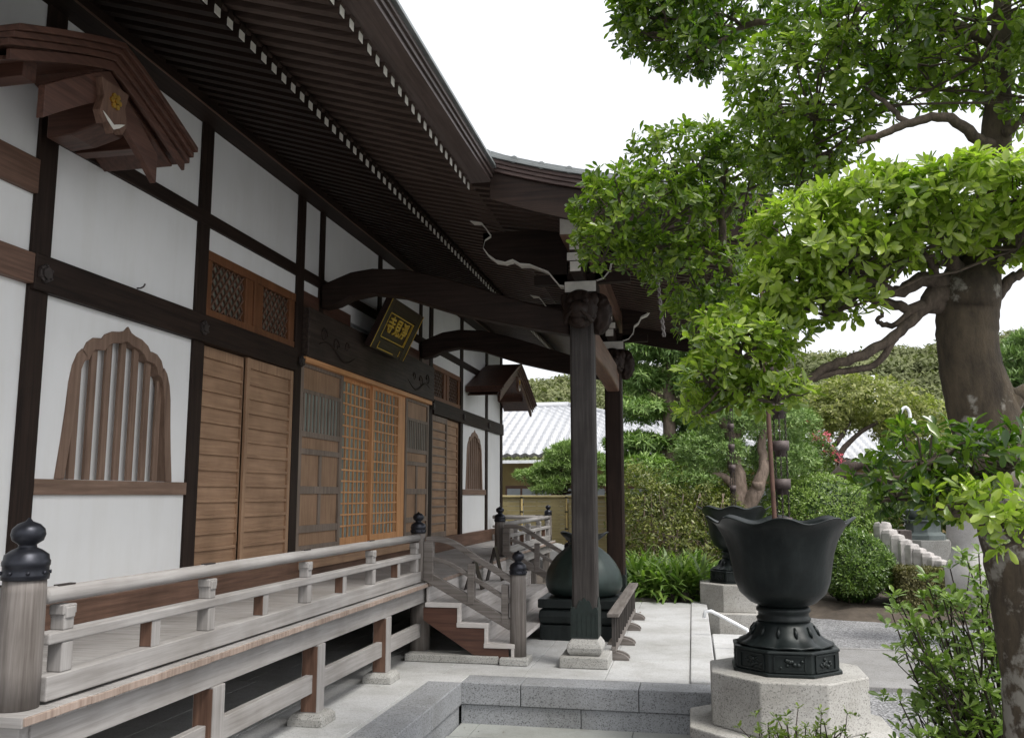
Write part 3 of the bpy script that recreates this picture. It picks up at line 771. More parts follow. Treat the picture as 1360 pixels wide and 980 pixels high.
for x in np.arange(-1.75, .75, .25):
    for ys in (YK0-.06, YK1+.0): mb.tube([(x, ys, kz(x)+.035), (x, ys+.06, kz(x)+.045)], .036, 10)
mb.cur = 0
for k in range(3): mb.box(.72+.018*k, .55, YK0, YK1, kz(.75)-.10+.036*k, kz(.75)-.066+.036*k)
mb.cur = 1; mb.box(.50, .70, YK0+.03, YK1-.03, kz(.75)-.14, kz(.75)-.105)
mb.build('porch_eave', ['eave_strip_x', 'dark_wood_x', 'roof_copper'], soff, .003)
mb = MB(); xs2 = np.linspace(-3.6, .72, 16)
def kt(x): return max(kz(x)+.04 if x > -1.9 else 0, 4.80+(-(x+1.9))*.30 if x <= -1.9 else 0)
mb.strip([(x, kt(x)+.03) for x in xs2], [(x, kt(x)) for x in xs2], xz(0), YK0-.03, YK1+.03); mb.build('porch_roof_covering', 'roof_copper', soff)
# purlin with white end
mb = MB(); mb.box(-1.19, -.96, 8.25, 13.65, 4.125, 4.345); mb.cur = 1; mb.box(-1.185, -.965, 8.246, 8.25, 4.13, 4.34)
mb.build('purlin', ['brown_wood_y', 'white_paint'], hall, .003)
# porch pillars
PX = -1.07
def pillar(y, near):
    mb = MB(); h = .122; c = .022
    oct_ = [(h, -h+c), (h, h-c), (h-c, h), (-h+c, h), (-h, h-c), (-h, -h+c), (-h+c, -h), (h-c, -h)]
    mb.prism([(PX+a, y+b_) for a, b_ in oct_], lambda a, b_, d: (a, b_, d), .27, 3.62)
    p = mb.build('porch_pillar', 'pillar_wood_z' if near else 'dark_wood_z', hall, .004)
    s = MB(); g = h+.014
    s.box(PX-g, PX+g, y-g, y+g, .27, .535)
    for k in range(6):
        a = -g+.02+k*(2*g-.04)/5
        s.box(PX+a-.004, PX+a+.004, y-g-.004, y+g+.004, .29, .51)
    # lobed top edge of the shoe
    for sx, sy in ((0, -1), (0, 1), (1, 0), (-1, 0)):
        pts = [(-g, .53), (g, .53)]+[(g*(1-2*t), .536+.03*abs(math.sin(t*math.pi*5))+.085*math.exp(-((t-.5)/.24)**4)) for t in np.linspace(0.01, .99, 41)]
        if sx == 0: s.prism(pts, lambda a, b_, d: (PX+a, y+sy*d, b_), h+.001, g)
        else: s.prism(pts, lambda a, b_, d: (PX+sx*d, y+a, b_), h+.001, g)
    s.build('metal_shoe', 'bronze_shoe', p, .003)
    b_ = MB(); b_.lathe([(.20, .105), (.235, .14), (.245, .18), (.23, .215), (.19, .255), (.175, .27)], (PX, y, 0), 4, rot=math.pi/4, smooth=False)
    b_.box(PX-.235, PX+.235, y-.235, y+.235, 0.001, .105)
    b_.build('base_stone', 'granite_base', p, .01)
    # block and bracket arms on top
    k = MB()
    k.box(PX-.165, PX+.165, y-.165, y+.165, 3.70, 3.82); k.box(PX-.12, PX+.12, y-.12, y+.12, 3.62, 3.70)
    k.box(PX-.055, PX+.055, y-.55, y+.55, 3.822, 3.93)
    k.box(PX-.5, PX+.5, y-.05, y+.05, 3.823, 3.925)
    for yy in (y-.47, y, y+.47): k.box(PX-.085, PX+.085, yy-.08, yy+.08, 3.932, 4.02)
    k.box(PX-.05, PX+.05, y-.62, y+.62, 4.022, 4.12)
    k.cur = 1
    k.box(PX-.16, PX+.16, y-.169, y-.1655, 3.705, 3.815)
    k.box(PX-.053, PX+.053, y-.554, y-.5505, 3.826, 3.926)
    k.box(PX-.082, PX+.082, y-.554, y-.5505, 3.936, 4.016)
    k.box(PX-.047, PX+.047, y-.624, y-.6205, 4.026, 4.116)
    k.build('bracket_set', ['dark_wood_x', 'white_paint'], p, .004)
    # carved beast head on the outer side
    for sg in ((-1,) if near else (-1, 1)):
        c_ = MB(); cy_ = y+sg*.26
        def lump(cx, cyy, cz, r, sx=1, sy=1, sz=1):
            prof = [(math.sin(t)*r, -math.cos(t)*r*sz) for t in np.linspace(.15, math.pi-.15, 9)]
            c_.lathe(prof, (cx, cyy, cz), 12, fr=lambda a, rr, zz: (rr*(1+.06*math.sin(5*a+9*zz/r)), zz))
        def curl(a, rr, zz): return (rr*(1+.09*math.sin(8*a+3*math.sin(zz*26))*math.cos(zz*34+a)), zz)
        c_.lathe([(math.sin(t)*.172, -math.cos(t)*.20) for t in np.linspace(.1, math.pi-.1, 26)], (PX, cy_+.02, 3.51), 56, fr=curl)
        c_.tube([(PX, cy_+sg*.08, 3.49), (PX, cy_+sg*.17, 3.46), (PX, cy_+sg*.25, 3.455), (PX, cy_+sg*.285, 3.455)], [.11, .092, .075, .045], 16)
        c_.tube([(PX, cy_+sg*.06, 3.40), (PX, cy_+sg*.15, 3.37), (PX, cy_+sg*.20, 3.375)], [.09, .07, .035], 14)
        for sx in (-1, 1):
            lump(PX+sx*.075, cy_+sg*.14, 3.565, .033); lump(PX+sx*.14, cy_+sg*.0, 3.60, .055, sz=1.4)
            c_.tube([(PX+sx*.05, cy_+sg*.28, 3.43), (PX+sx*.10, cy_+sg*.20, 3.40), (PX+sx*.13, cy_+sg*.10, 3.36), (PX+sx*.15, cy_+sg*.02, 3.40)], [.012, .022, .026, .012], 8)
        c_.build('carved_beast_head', 'dark_wood_z', p)
    e = MB()
    e.lathe([(math.sin(t)*.13, -math.cos(t)*.22) for t in np.linspace(.1, math.pi-.1, 26)], (PX+.17, y, 3.50), 48, fr=lambda a, rr, zz: (rr*(1+.13*math.sin(7*a+3*math.sin(zz*26))*math.cos(zz*38+a)), zz))
    e.build('carved_nosing', 'dark_wood_z', p)
    return p
pillar(9.05, True); pillar(12.75, False)
# beam between the pillars, slightly cambered
ys_ = np.linspace(9.17, 12.63, 15)
mb = MB(); mb.strip([(y, 3.44) for y in ys_], [(y, 3.10+.05*math.sin((y-9.17)/3.46*math.pi)) for y in ys_], yz(PX), -.09, .09)
mb.build('porch_beam', 'brown_wood_y', hall, .02)
# curved tie beams
UP = [(-3.93, 3.93), (-3.75, 4.0), (-3.6, 4.055), (-3.35, 4.085), (-3.0, 4.06), (-2.7, 3.99), (-2.4, 3.90), (-2.0, 3.76), (-1.6, 3.625), (-1.2, 3.53)]
LO = [(-3.93, 3.67), (-3.75, 3.70), (-3.6, 3.77), (-3.35, 3.81), (-3.0, 3.755), (-2.7, 3.65), (-2.4, 3.55), (-2.0, 3.45), (-1.6, 3.36), (-1.2, 3.28)]
for y in (9.05, 12.75):
    mb = MB(); mb.smooth = False; mb.strip(UP, LO, xz(y), -.10, .10); mb.build('curved_tie_beam', 'dark_wood_x', hall, .02)
# carved cloud panels with white edge
E = [(-2.30, 4.60), (-2.24, 4.55), (-2.16, 4.545), (-2.10, 4.48), (-2.06, 4.41), (-2.03, 4.37), (-2.10, 4.33), (-2.12, 4.25), (-2.06, 4.16), (-1.98, 4.10), (-1.88, 4.08), (-1.80, 4.10), (-1.72, 4.045), (-1.62, 4.04), (-1.52, 4.00), (-1.42, 3.95), (-1.36, 3.87), (-1.30, 3.80), (-1.22, 3.79)]
E2 = [(-.50, 4.28), (-.58, 4.20), (-.66, 4.17), (-.70, 4.09), (-.76, 4.04), (-.78, 3.93), (-.84, 3.86), (-.93, 3.83)]
for y, lbl in ((9.05, 1), (12.75, 0)):
    for ee in (E, E2):
        mb = MB(); top = [(a, max(b_+.01, min(4.42, rz(a)-.04))) for a, b_ in ee]
        mb.strip(top, ee, xz(y), -.05, .05); mb.cur = 1
        lo = [(a+(.0), b_-.0) for a, b_ in ee]
        lo2 = [(a, b_+.017+.006*math.sin(i*1.7)) for i, (a, b_) in enumerate(ee)]
        mb.strip(lo2, [(a, b_-.004) for a, b_ in lo], xz(y), -.056, .056)
        mb.build('cloud_carving', ['dark_wood_x', 'white_paint'], hall)
# small gabled hoods on the wall front
def hood(yc, zc, xf, half, drop, bs=.62, bh=.36, hall_=hall):
    mb = MB(); ysn = np.linspace(-half, half, 17)
    def top(a): t = abs(a)/half; return zc-drop*(t**1.12)
    def curve(dz0, dz1, x0, x1, fn=1.0, s=1.0):
        mb.strip([(yc+a*s, top(a)+dz0) for a in ysn], [(yc+a*s, top(a)+dz1) for a in ysn], yz(0), x0, x1)
    curve(.0, -.035, XW, xf); curve(-.037, -.07, XW, xf-.03); curve(-.072, -.11, XW, xf-.06)
    mb.cur = 1; curve(-.112, -.17, xf-.10, xf-.075, s=.96); curve(-.172, -bh, xf-.14, xf-.095, s=bs)
    curve(-.125, -.15, XW, xf-.15, s=.92)
    mb.cur = 2
    for sg in (-.62, .62): mb.box(XW, xf-.2, yc+sg*half-.05, yc+sg*half+.05, top(sg*half)-.27, top(sg*half)-.15)
    h = mb.build('gabled_hood', ['gable_wood_y', 'gable_wood_y', 'gable_wood_x'], hall_, .004)
    # pendant board with crest
    g = MB(); zt = zc-.27
    pts = [(-.13, 0), (.13, 0), (.10, -.10), (.13, -.2), (.09, -.27), (.04, -.24), (0, -.30), (-.04, -.24), (-.09, -.27), (-.13, -.2), (-.10, -.10)]
    g.prism([(yc+a, zt+b_) for a, b_ in pts], yz(xf-.10), 0, .05)
    g.cur = 1
    g.prism([(yc+a*.9, zt-.20+b_) for a, b_ in [(-.12, 0), (-.06, -.045), (0, -.075), (.06, -.045), (.12, 0), (.06, -.02), (0, -.045), (-.06, -.02)]], yz(xf-.10), .05, .056)
    gg = g.build('pendant_board', ['brown_wood_z', 'white_paint'], h, .003)
    c_ = MB()
    for k in range(6):
        a = k*math.pi/3; rr = .034
        c_.prism([(yc+rr*math.cos(a)+.017*math.cos(t), zt-.10+rr*math.sin(a)+.017*math.sin(t)) for t in np.linspace(0, 5.5, 8)], yz(xf-.05), .001, .012)
    c_.prism([(yc+.015*math.cos(t), zt-.10+.015*math.sin(t)) for t in np.linspace(0, 5.5, 8)], yz(xf-.05), .001, .018)
    c_.build('gold_crest', 'gold', gg)
    return h
hood(4.50, 4.35, -3.28, .84, .33); hood(17.2, 4.22, -3.25, 1.75, .64, .93, .27)
mb = MB(); mb.prism([(-3.87, 3.84), (-3.7, 3.85), (-3.52, 3.90), (-3.46, 3.96), (-3.46, 4.07), (-3.87, 4.07)], xz(4.60), 0, .24); mb.build('bracket_arm', 'gable_wood_x', hall, .01)

# ================================================================== SIGNBOARD
sg_ = thing('temple_signboard', (-3.68, 10.65, 3.74), 'dark tilted name board with gold rims and three gold characters above the doors', 'signboard')
bl_ = np.array([-3.80, 10.08, 3.48]); tl_ = np.array([-3.55, 10.08, 4.00]); Wd = 1.14
e_u = np.array([0, 1., 0]); e_v = unit(tl_-bl_); Hh = np.linalg.norm(tl_-bl_); e_n = np.cross(e_u, e_v); e_n = e_n if e_n[0] > 0 else -e_n
def sb(mb, a0, a1, b0, b1, d0, d1):
    P = lambda a, b_, d: bl_+e_u*a+e_v*b_+e_n*d
    mb.add([P(a0,b0,d0),P(a1,b0,d0),P(a1,b1,d0),P(a0,b1,d0),P(a0,b0,d1),P(a1,b0,d1),P(a1,b1,d1),P(a0,b1,d1)], [(0,3,2,1),(4,5,6,7),(0,1,5,4),(1,2,6,5),(2,3,7,6),(3,0,4,7)])
mb = MB(); sb(mb, .0, Wd, .0, Hh, 0, .04); sb(mb, -.06, .1, -.04, Hh+.04, -.01, .07); sb(mb, Wd-.1, Wd+.06, -.04, Hh+.04, -.01, .07); sb(mb, .1, Wd-.1, Hh-.10, Hh+.04, -.01, .07)
sb(mb, .1, Wd-.1, -.04, .11, -.01, .065)
wood('sign_wood', (.016, .008, .007), (.045, .022, .017), 'y', .4, .2)
mb.build('board', 'sign_wood', sg_, .004)
mb = MB(); t = .011
for a in (-.055, Wd+.044): sb(mb, a, a+t, -.04, Hh+.04, .071, .076)
for b_ in (.125, Hh-.135): sb(mb, .12, Wd-.12, b_, b_+t, .041, .068)
for a in (.12, Wd-.131): sb(mb, a, a+t, .125, Hh-.124, .041, .066)
sb(mb, .16, .17, -.015, .075, .066, .071); sb(mb, .16, .75, -.02, -.008, .066, .071); sb(mb, Wd-.2, Wd-.19, -.015, .07, .066, .071)
mb.build('gold_rim', 'gold_paint', sg_)
def add_text(ch, a, b_, size):
    cu = bpy.data.curves.new('character', 'FONT'); cu.body = ch; cu.size = size; cu.extrude = .008; cu.offset = .004; cu.align_x = 'CENTER'; cu.align_y = 'CENTER'
    to = link(bpy.data.objects.new('character', cu))
    bpy.context.view_layer.update()
    dg = bpy.context.evaluated_depsgraph_get(); me = bpy.data.meshes.new_from_object(to.evaluated_get(dg)); bpy.data.objects.remove(to)
    p = bl_+e_u*a+e_v*b_+e_n*.05
    mt = Matrix(((e_u[0], e_v[0], e_n[0], p[0]), (e_u[1], e_v[1], e_n[1], p[1]), (e_u[2], e_v[2], e_n[2], p[2]), (0, 0, 0, 1)))
    me.transform(Matrix.Translation(Vector(-ORG[sg_.name])) @ mt); me.materials.clear(); me.materials.append(M['gold_paint'])
    o = link(bpy.data.objects.new('character', me)); o.parent = sg_
for ch, a in (('寺', .32), ('見', .57), ('淨', .82)): add_text(ch, a, Hh*.5+.01, .23)

# ================================================================== BRONZE OFFERTORY BAG
v = thing('bronze_bag_vessel', (-1.27, 10.9, 0), 'big round dark green bronze vessel shaped like a tied money bag, between the porch pillars', 'vessel')
mb = MB(); cx = -1.31
mb.box(cx-.46, cx+.46, 10.44, 11.36, 0.002, .17)
mb.box(cx-.48, cx+.48, 10.42, 11.38, .36, .46)
pr = [(.0, .17), (.44, .172), (.475, .20), (.485, .265), (.475, .33), (.44, .358), (0, .359)]
mb.lathe([(a*1.38, b_) for a, b_ in pr], (cx, 10.9, 0), 4, rot=math.pi/4, smooth=False)
mb.build('plinth', 'bronze_dark', v, .012)
mb = MB()
prof = [(.34, .46), (.42, .50), (.452, .58), (.452, .66), (.425, .76), (.375, .85), (.31, .93), (.23, 1.0), (.17, 1.04), (.14, 1.07)]
fold = lambda a, r, z: (r*(1+.035*abs(math.sin(6*a))**3*min(1, (z-.46)*2)+.02*math.sin(5*a+z*3)), z)
mb.lathe(prof, (cx, 10.9, 0), 72, fr=fold); mb.build('bag', 'bronze_green', v)
mb = MB()
mb.lathe([(.14, 1.07), (.16, 1.09), (.215, 1.13), (.285, 1.19), (.27, 1.195), (.2, 1.14), (.13, 1.09)], (cx, 10.9, 0), 72, fr=lambda a, r, z: (r*(1+.09*math.sin(5*a+.6)*(z-1.06)*7), z+.02*math.sin(5*a+.6)*(z-1.06)*7))
mb.build('frill', 'bronze_dark', v)
mb = MB(); mb.tube([(cx+.165*math.cos(a), 10.9+.165*math.sin(a), 1.065) for a in np.linspace(0, 6.28, 25)[:-1]], .02, 8, closed=True); mb.build('cord', 'bronze_green', v)

# ================================================================== LOW FENCE
fn = thing('low_wooden_fence', (-.83, 10.9, 0), 'low grey wooden barrier with round-ended feet between the porch pillars', 'fence')
mb = MB(); mb.box(-.885, -.765, 9.28, 12.56, .425, .462); mb.build('top_rail', 'grey_wood_y', fn, .006)
mb = MB(); mb.box(-.85, -.80, 9.34, 12.50, .075, .13); mb.build('bottom_rail', 'grey_wood_y', fn, .006)
for k in range(12):
    y = 9.37+k*3.1/11; mb = MB(); mb.box(-.845, -.805, y-.016, y+.016, .13, .425); mb.build('picket', 'pillar_wood_z', fn, .003)
for y in (9.42, 10.35, 11.45, 12.4):
    for dy in (-.07, .07):
        mb = MB(); pts = [(-.98, .001)]+[(-.825+.155*math.cos(t), .001+.075*math.sin(t)) for t in np.linspace(math.pi, 0, 13)]
        mb.prism(pts[1:], xz(y+dy), -.022, .022); mb.build('foot', 'grey_wood_x', fn, .003)

# black folding stands on the top tread
def stand(y, h, label):
    t_ = thing('folding_stand', (-2.5, y, .57), label, 'stand', 'small black folding stands on the stairs')
    for sg in (-1, 1):
        mb = MB(); mb.bar((-2.5+sg*.10, y, .572), (-2.5, y+.01*sg, .57+h), .16, .014, up=(1, 0, 0)); mb.build('leaf_board', 'black_lacquer', t_, .002)
stand(10.25, .32, 'lower black folding stand on the stairs, nearer the near railing'); stand(11.35, .42, 'taller black folding stand on the stairs, nearer the far newel post')

# ================================================================== BELL ROPE / hanging chain at the porch eave
mb = MB(); a0 = at(868, 325, y=8.6); a1 = at(882, 447, y=8.6)
pts = [a0+(a1-a0)*t for t in np.linspace(0, 1, 40)]
for ph in (0, math.pi):
    mb.tube([p+np.array([.009*math.cos(i*1.1+ph), .009*math.sin(i*1.1+ph), 0]) for i, p in enumerate(pts)], .008, 6)
mb.v = [(x, y, z) for x, y, z in mb.v]
# ================================================================== LOTUS BASINS with stone bases and rain chains
def basin(cx, cy, label):
    zq = lambda z: .69-(.69-z)*.861
    t_ = thing('lotus_basin', (cx, cy, .33), label, 'water basin', 'bronze lotus rain basins by the porch')
    mb = MB()
    def wave(a, r, z):
        k = max(0, (z-1.05)/.42); return (r*(1+.05*k*math.cos(8*a+.5)), z+.026*k**2*math.cos(8*a+.5))
    prof = [(.16, .79), (.25, .83), (.325, .90), (.36, .99), (.375, 1.10), (.39, 1.20), (.42, 1.30), (.47, 1.39), (.53, 1.45), (.545, 1.455), (.53, 1.462), (.46, 1.41), (.41, 1.32), (.385, 1.36)]
    prof[-1] = (.375, 1.22); prof.append((.05, 1.21))
    mb.lathe(prof, (cx, cy, 0), 96, fr=wave); mb.build('bowl', 'bronze_dark', t_)
    mb = MB(); mb.lathe([(.17, .68), (.20, .69), (.205, .71), (.19, .725), (.19, .75), (.205, .765), (.20, .79), (.17, .80)], (cx, cy, 0), 48); mb.build('neck', 'bronze_dark', t_)
    mb = MB(); 
    def petal(a, r, z): k = (.69-z)/.2; return (r*(1+.05*k*abs(math.cos(6*a))), z+.012*k*abs(math.cos(6*a)))
    mb.lathe([(.19, .69), (.215, .66), (.235, .62), (.25, .58), (.285, .535), (.335, .505), (.35, .495), (.34, .483), (.2, .483)], (cx, cy, 0), 96, fr=petal); mb.v = [(a, b_, zq(c)) for a, b_, c in mb.v]
    for k in range(12):
        a = (k+.5)*math.pi/6
        mb.tube([(cx+r*math.cos(a), cy+r*math.sin(a), zq(z)) for r, z in ((.222, .655), (.245, .61), (.262, .57))], [.008, .017, .008], 6)
    mb.build('lotus_foot', 'bronze_dark', t_)
    mb = MB(); R8 = .40/math.cos(math.pi/8)
    def o8(r0, z0, r1, z1): mb.lathe([(r0/math.cos(math.pi/8), zq(z0)), (r1/math.cos(math.pi/8), zq(z1))], (cx, cy, 0), 8, rot=math.pi/8, smooth=False)
    o8(.395, .272, .395, .30); o8(.37, .30, .37, .46); o8(.385, .46, .38, .484)
    pl = mb.build('plinth', 'bronze_dark', t_, .006)
    mb = MB()
    for k in range(8):
        a = k*math.pi/4; ca, sa = math.cos(a), math.sin(a); r = .372
        for q in np.linspace(-.11, .11, 2): mb.bar((cx+r*ca-q*sa, cy+r*sa+q*ca, .315), (cx+r*ca-q*sa, cy+r*sa+q*ca, .445), .014, .014, up=(ca, sa, 0))
        for zz in (.315, .445): mb.bar((cx+r*ca+.11*sa, cy+r*sa-.11*ca, zz), (cx+r*ca-.11*sa, cy+r*sa+.11*ca, zz), .014, .014)
        for q in range(16):
            t = rng.normal(0, .035); zz = rng.uniform(.345, .415); rr = rng.uniform(.008, .022)
            mb.lathe([(math.sin(u_)*rr, -math.cos(u_)*rr) for u_ in np.linspace(.2, 2.9, 5)], (cx+(r-.004)*ca-t*sa, cy+(r-.004)*sa+t*ca, zz), 7)
    mb.v = [(a, b_, zq(c)) for a, b_, c in mb.v]
    mb.build('relief_panel', 'bronze_dark', pl)
    return t_
def stone_base(cx, cy, label):
    t_ = thing('octagonal_stone_base', (cx, cy, -.4), label, 'stone base', 'octagonal granite bases under the basins')
    for r, z0, z1, nm in ((.565, -.06, .329, 'upper_tier'), (.735, -.44, -.061, 'lower_tier')):
        mb = MB(); mb.lathe([(r/math.cos(math.pi/8), z0), (r/math.cos(math.pi/8), z1)], (cx, cy, 0), 8, rot=math.pi/8, smooth=False); mb.build(nm, 'granite_stained', t_, .012)
    return t_
# granite with weathering low on the faces
granite('granite_stained', (.42, .41, .385), .5)
BX, BY0, BY1 = .665, 7.40, 14.4
basin(BX, BY0, 'near large black bronze lotus basin on the front stone base'); basin(BX-.05, BY1, 'far black bronze lotus basin half hidden behind the near one')
stone_base(BX, BY0, 'near two-tier octagonal granite base under the front basin'); stone_base(BX-.03, BY1, 'far two-tier octagonal granite base beside the garden bed')
def rain_chain(cx, cy, ztop, label, gap, rod=True, cup=.068):
    t_ = thing('rain_chain', (cx, cy, 1.22), label, 'rain chain', 'rain chains over the basins')
    z = 1.40; k = 0
    for j in range(3):
        ch = MB(); a = j*2.09+.4; zz = 1.225
        while zz < ztop:
            c = np.array([cx+cup*.75*math.cos(a), cy+cup*.75*math.sin(a), zz+.016]); ang = (k % 2)*1.57; k += 1
            ch.tube([c+np.array([.006*math.cos(s)*math.cos(ang), .006*math.cos(s)*math.sin(ang), .016*math.sin(s)]) for s in np.linspace(0, 6.28, 9)[:-1]], .0038, 4, closed=True)
            zz += .026
        ch.build('chain', 'chain_iron', t_)
    while z < ztop:
        mb = MB(); mb.lathe([(cup*.35, -.05), (cup*.62, -.045), (cup*.62, -.005), (cup, .0), (cup, .075), (cup*.9, .075), (cup*.85, .01)], (cx, cy, z), 20); mb.build('cup', 'grey_metal', t_); z += gap
    return t_
rain_chain(BX+.03, BY0, 4.05, 'rain chain with brown cups hanging over the near basin', .30)
rain_chain(BX-.05, BY1, 4.05, 'rain chain with small dark cups hanging over the far basin', .32, cup=.05)
mb = MB(); p = at(1029, 695, y=7.30); q = at(1014, 440, y=7.38); mb.tube([p-np.array([0, 0, .2]), p, (p+q)/2, q, (q[0], q[1], 4.1)], .018, 8)
tag(mb.build('iron_rod', 'rust_rod'), 'rusty brown rod standing in the near basin beside the rain chain', 'rod')
mb = MB()
for ph in (0, math.pi): mb.tube([p_+np.array([.012*math.cos(i*1.0+ph), .012*math.sin(i*1.0+ph), 0]) for i, p_ in enumerate([np.array([a0[0], a0[1], a0[2]])+(a1-a0)*t for t in np.linspace(0, 1, 46)])], .009, 6)
tag(mb.build('twisted_rope', 'rope'), 'thin grey twisted rope hanging under the porch eave', 'rope')
mb = MB(); mb.tube([at(935, 820, y=11.0), at(936, 812, y=11.0), at(944, 811, y=11.0), at(966, 822, y=11.0), at(992, 836, y=11.0), at(996, 848, y=11.0)], .020, 8)
tag(mb.build('white_pipe', 'white_metal'), 'white bent pipe rail sloping down beside the far stone base', 'pipe')
mb = MB(); p = at(182, 383, x=-3.912); mb.tube([p, p+np.array([.03, 0, 0]), p+np.array([.045, .01, .012]), p+np.array([.05, .02, .035])], .006, 6); mb.build('hook', 'chain_iron', hall)

# ================================================================== BACKGROUND BUILDINGS
def px3(u, v, y): return at(u, v, y=y)
# tiled hip-roofed house behind the bamboo fence
hs_ = thing('tiled_house', (-3, 30, -.3), 'ochre walled house with a pale tiled hip roof behind the bamboo fence', 'house')
YF = 28.0; YR = 34.0
eL = -13.0; eR = 3.2; ez = 2.78
rL, rRx = -9.0, -4.6; rzz = 4.95
def tile_slope(p00, p10, p01, p11, nu, nv, amp=.032, step=.17):
    """p00-p10 eave, p01-p11 ridge"""
    mb = MB(); vs = []; S = 4
    p00, p10, p01, p11 = map(lambda q: np.array(q, float), (p00, p10, p01, p11))
    nrm = unit(np.cross(p10-p00, p01-p00))
    for j in range(nv*2+1):
        v = j/(nv*2)
        jj = (j % 2)
        for i in range(nu*S+1):
            u = i/(nu*S); a = p00+(p10-p00)*u; b = p01+(p11-p01)*u
            # keep tile width constant: sample at fixed x of the eave and clip to hips
            x = p00+(p10-p00)*u; lo = p00+(p01-p00)*v; hi = p10+(p11-p10)*v
            q = lo+(hi-lo)*u
            ph = (np.dot(q-p00, unit(p10-p00)))/ (np.linalg.norm(p10-p00)/nu)
            h = amp*math.cos(ph*2*math.pi)+(step if jj == 0 else 0)
            vs.append(q+nrm*h)
    # add explicit steps
    n = nu*S+1
    mb.smooth = False
    mb.add(vs, [(j*n+i, j*n+i+1, (j+1)*n+i+1, (j+1)*n+i) for j in range(nv*2) for i in range(nu*S)])
    return mb
mb = tile_slope((eL, YF, ez), (eR, YF, ez), (rL, YR, rzz), (rRx, YR, rzz), 56, 15)
r_ = mb.build('roof', 'roof_tile', hs_)
mb = tile_slope((eR, YF, ez), (eR, YR+6, ez), (rRx, YR, rzz), (rRx, YR, rzz), 30, 15); mb.build('hip_slope', 'roof_tile', r_)
mb = MB(); mb.tube([(eR, YF-.05, ez+.06), ((eR+rRx)/2, (YF+YR)/2, (ez+rzz)/2+.10), (rRx, YR, rzz+.1)], .13, 8); mb.tube([(rL, YR, rzz+.1), (rRx, YR, rzz+.1)], .15, 8)
mb.build('ridge_tiles', 'roof_tile', r_)
one('fascia', 'white_metal', hs_, eL, eR, YF-.05, YF, ez-.14, ez-.04)
one('wall', 'ochre_wall', hs_, eL+1, eR-.8, YF+1.1, YF+9, -.4, ez-.03)
for x in np.arange(-11.3, 1.6, 1.75):
    w_ = one('window', 'brown_wood_x', hs_, x, x+1.6, YF+1.04, YF+1.10, .2, 1.95)
    for k in range(3): one('pane', 'window_pane', w_, x+.06+k*.51, x+.5+k*.51, YF+1.02, YF+1.038, .3, 1.3); 
    for k in range(3): one('pane', 'window_pane', w_, x+.06+k*.51, x+.5+k*.51, YF+1.02, YF+1.038, 1.38, 1.85)
# second roof to the right
h2 = thing('low_tiled_house', (6, 36, -.3), 'white walled low house with pale tiled roof glimpsed behind the background pine', 'house')
mb = tile_slope((.5, 33, 2.75), (9.5, 33, 2.75), (1.5, 38, 4.1), (9, 38, 4.1), 30, 10); mb.build('roof', 'roof_tile', h2)
one('wall', 'ochre_wall', h2, .9, 9.2, 34, 39, -.4, 2.75)
h3 = thing('blue_white_shed', (8.4, 40, -.3), 'small building with a plain pale blue white metal roof beyond the garden', 'shed')
a = px3(1098, 622, 38); b_ = px3(1172, 622, 38); c = px3(1105, 582, 41); d = px3(1160, 584, 41)
mb = MB(); mb.add([a, b_, d, c, a-np.array([0, 0, .1]), b_-np.array([0, 0, .1]), d-np.array([0, 0, .1]), c-np.array([0, 0, .1])], [(0,1,2,3),(7,6,5,4),(0,4,5,1),(1,5,6,2),(2,6,7,3),(3,7,4,0)]); mb.build('roof', 'sky_blue_roof', h3)
mb = MB(); mb.box(a[0]-.6, b_[0]+.6, 37.4, 40, 1.5, 1.62); mb.build('lower_roof', 'sky_blue_roof', h3)
one('wall', 'plaster', h3, a[0]+.3, b_[0]-.3, 38.5, 42, -.4, a[2])
# bamboo fence
bf = thing('bamboo_fence', (-3, 24, -.3), 'yellow bamboo slat fence with dark knots at its posts', 'fence')
for x in np.arange(-8.2, -.8, 1.22):
    mb = MB(); 
    for k in range(16):
        z = -.3+k*.118; mb.box(x+.045, x+1.175, 23.98+random.uniform(-.006, .006), 24.03, z+.003, z+.114)
    mb.build('slat_panel', 'bamboo', bf)
    mb = MB(); mb.tube([(x, 23.965, -.35), (x, 23.965, 1.60)], .03, 8); mb.build('post', 'bamboo_z', bf)
    mb = MB()
    for z in (.75, 1.2, 1.585):
        mb.tube([(x-.04, 23.955, z), (x, 23.92, z+.01), (x+.04, 23.955, z)], .018, 6)
    mb.build('knot', 'rubber', bf)
mb = MB(); mb.tube([(-8.3, 23.97, 1.60), (-.85, 23.97, 1.60)], .04, 8); mb.build('top_pole', 'bamboo', bf)
# car parked behind the hall
car = thing('parked_car', (-4.5, 21.0, GZ), 'silver car parked beyond the far veranda railing, only its windscreen showing', 'car')
mb = MB(); prof = [(-2.1, .25), (-2.15, .7), (-1.7, .85), (-.9, .93), (-.35, 1.38), (.75, 1.46), (1.5, 1.38), (2.0, .95), (2.1, .6), (2.05, .25)]
cz = GZ; CX, CY = -4.9, 21.0
def cp(a, b_, d): return (CX+a*-1.0, CY+d, cz+b_)
mb.prism([p for p in [(-2.1, .25), (-2.15, .7), (-1.7, .85), (-.9, .93), (1.95, .95), (2.1, .6), (2.05, .25)]], cp, -.82, .82)
mb.build('body', 'car_paint', car, .05)
mb = MB(); mb.strip([(-.9, .93), (-.38, 1.36), (.75, 1.44), (1.45, 1.34), (1.95, .95)], [(-.9, .9), (-.38, .9), (.75, .9), (1.45, .9), (1.95, .9)], cp, -.68, .68); mb.build('glasshouse', 'car_glass', car, .03)
mb = MB(); mb.strip([(-.45, 1.37), (.75, 1.485), (1.5, 1.37)], [(-.45, 1.32), (.75, 1.435), (1.5, 1.32)], cp, -.7, .7)
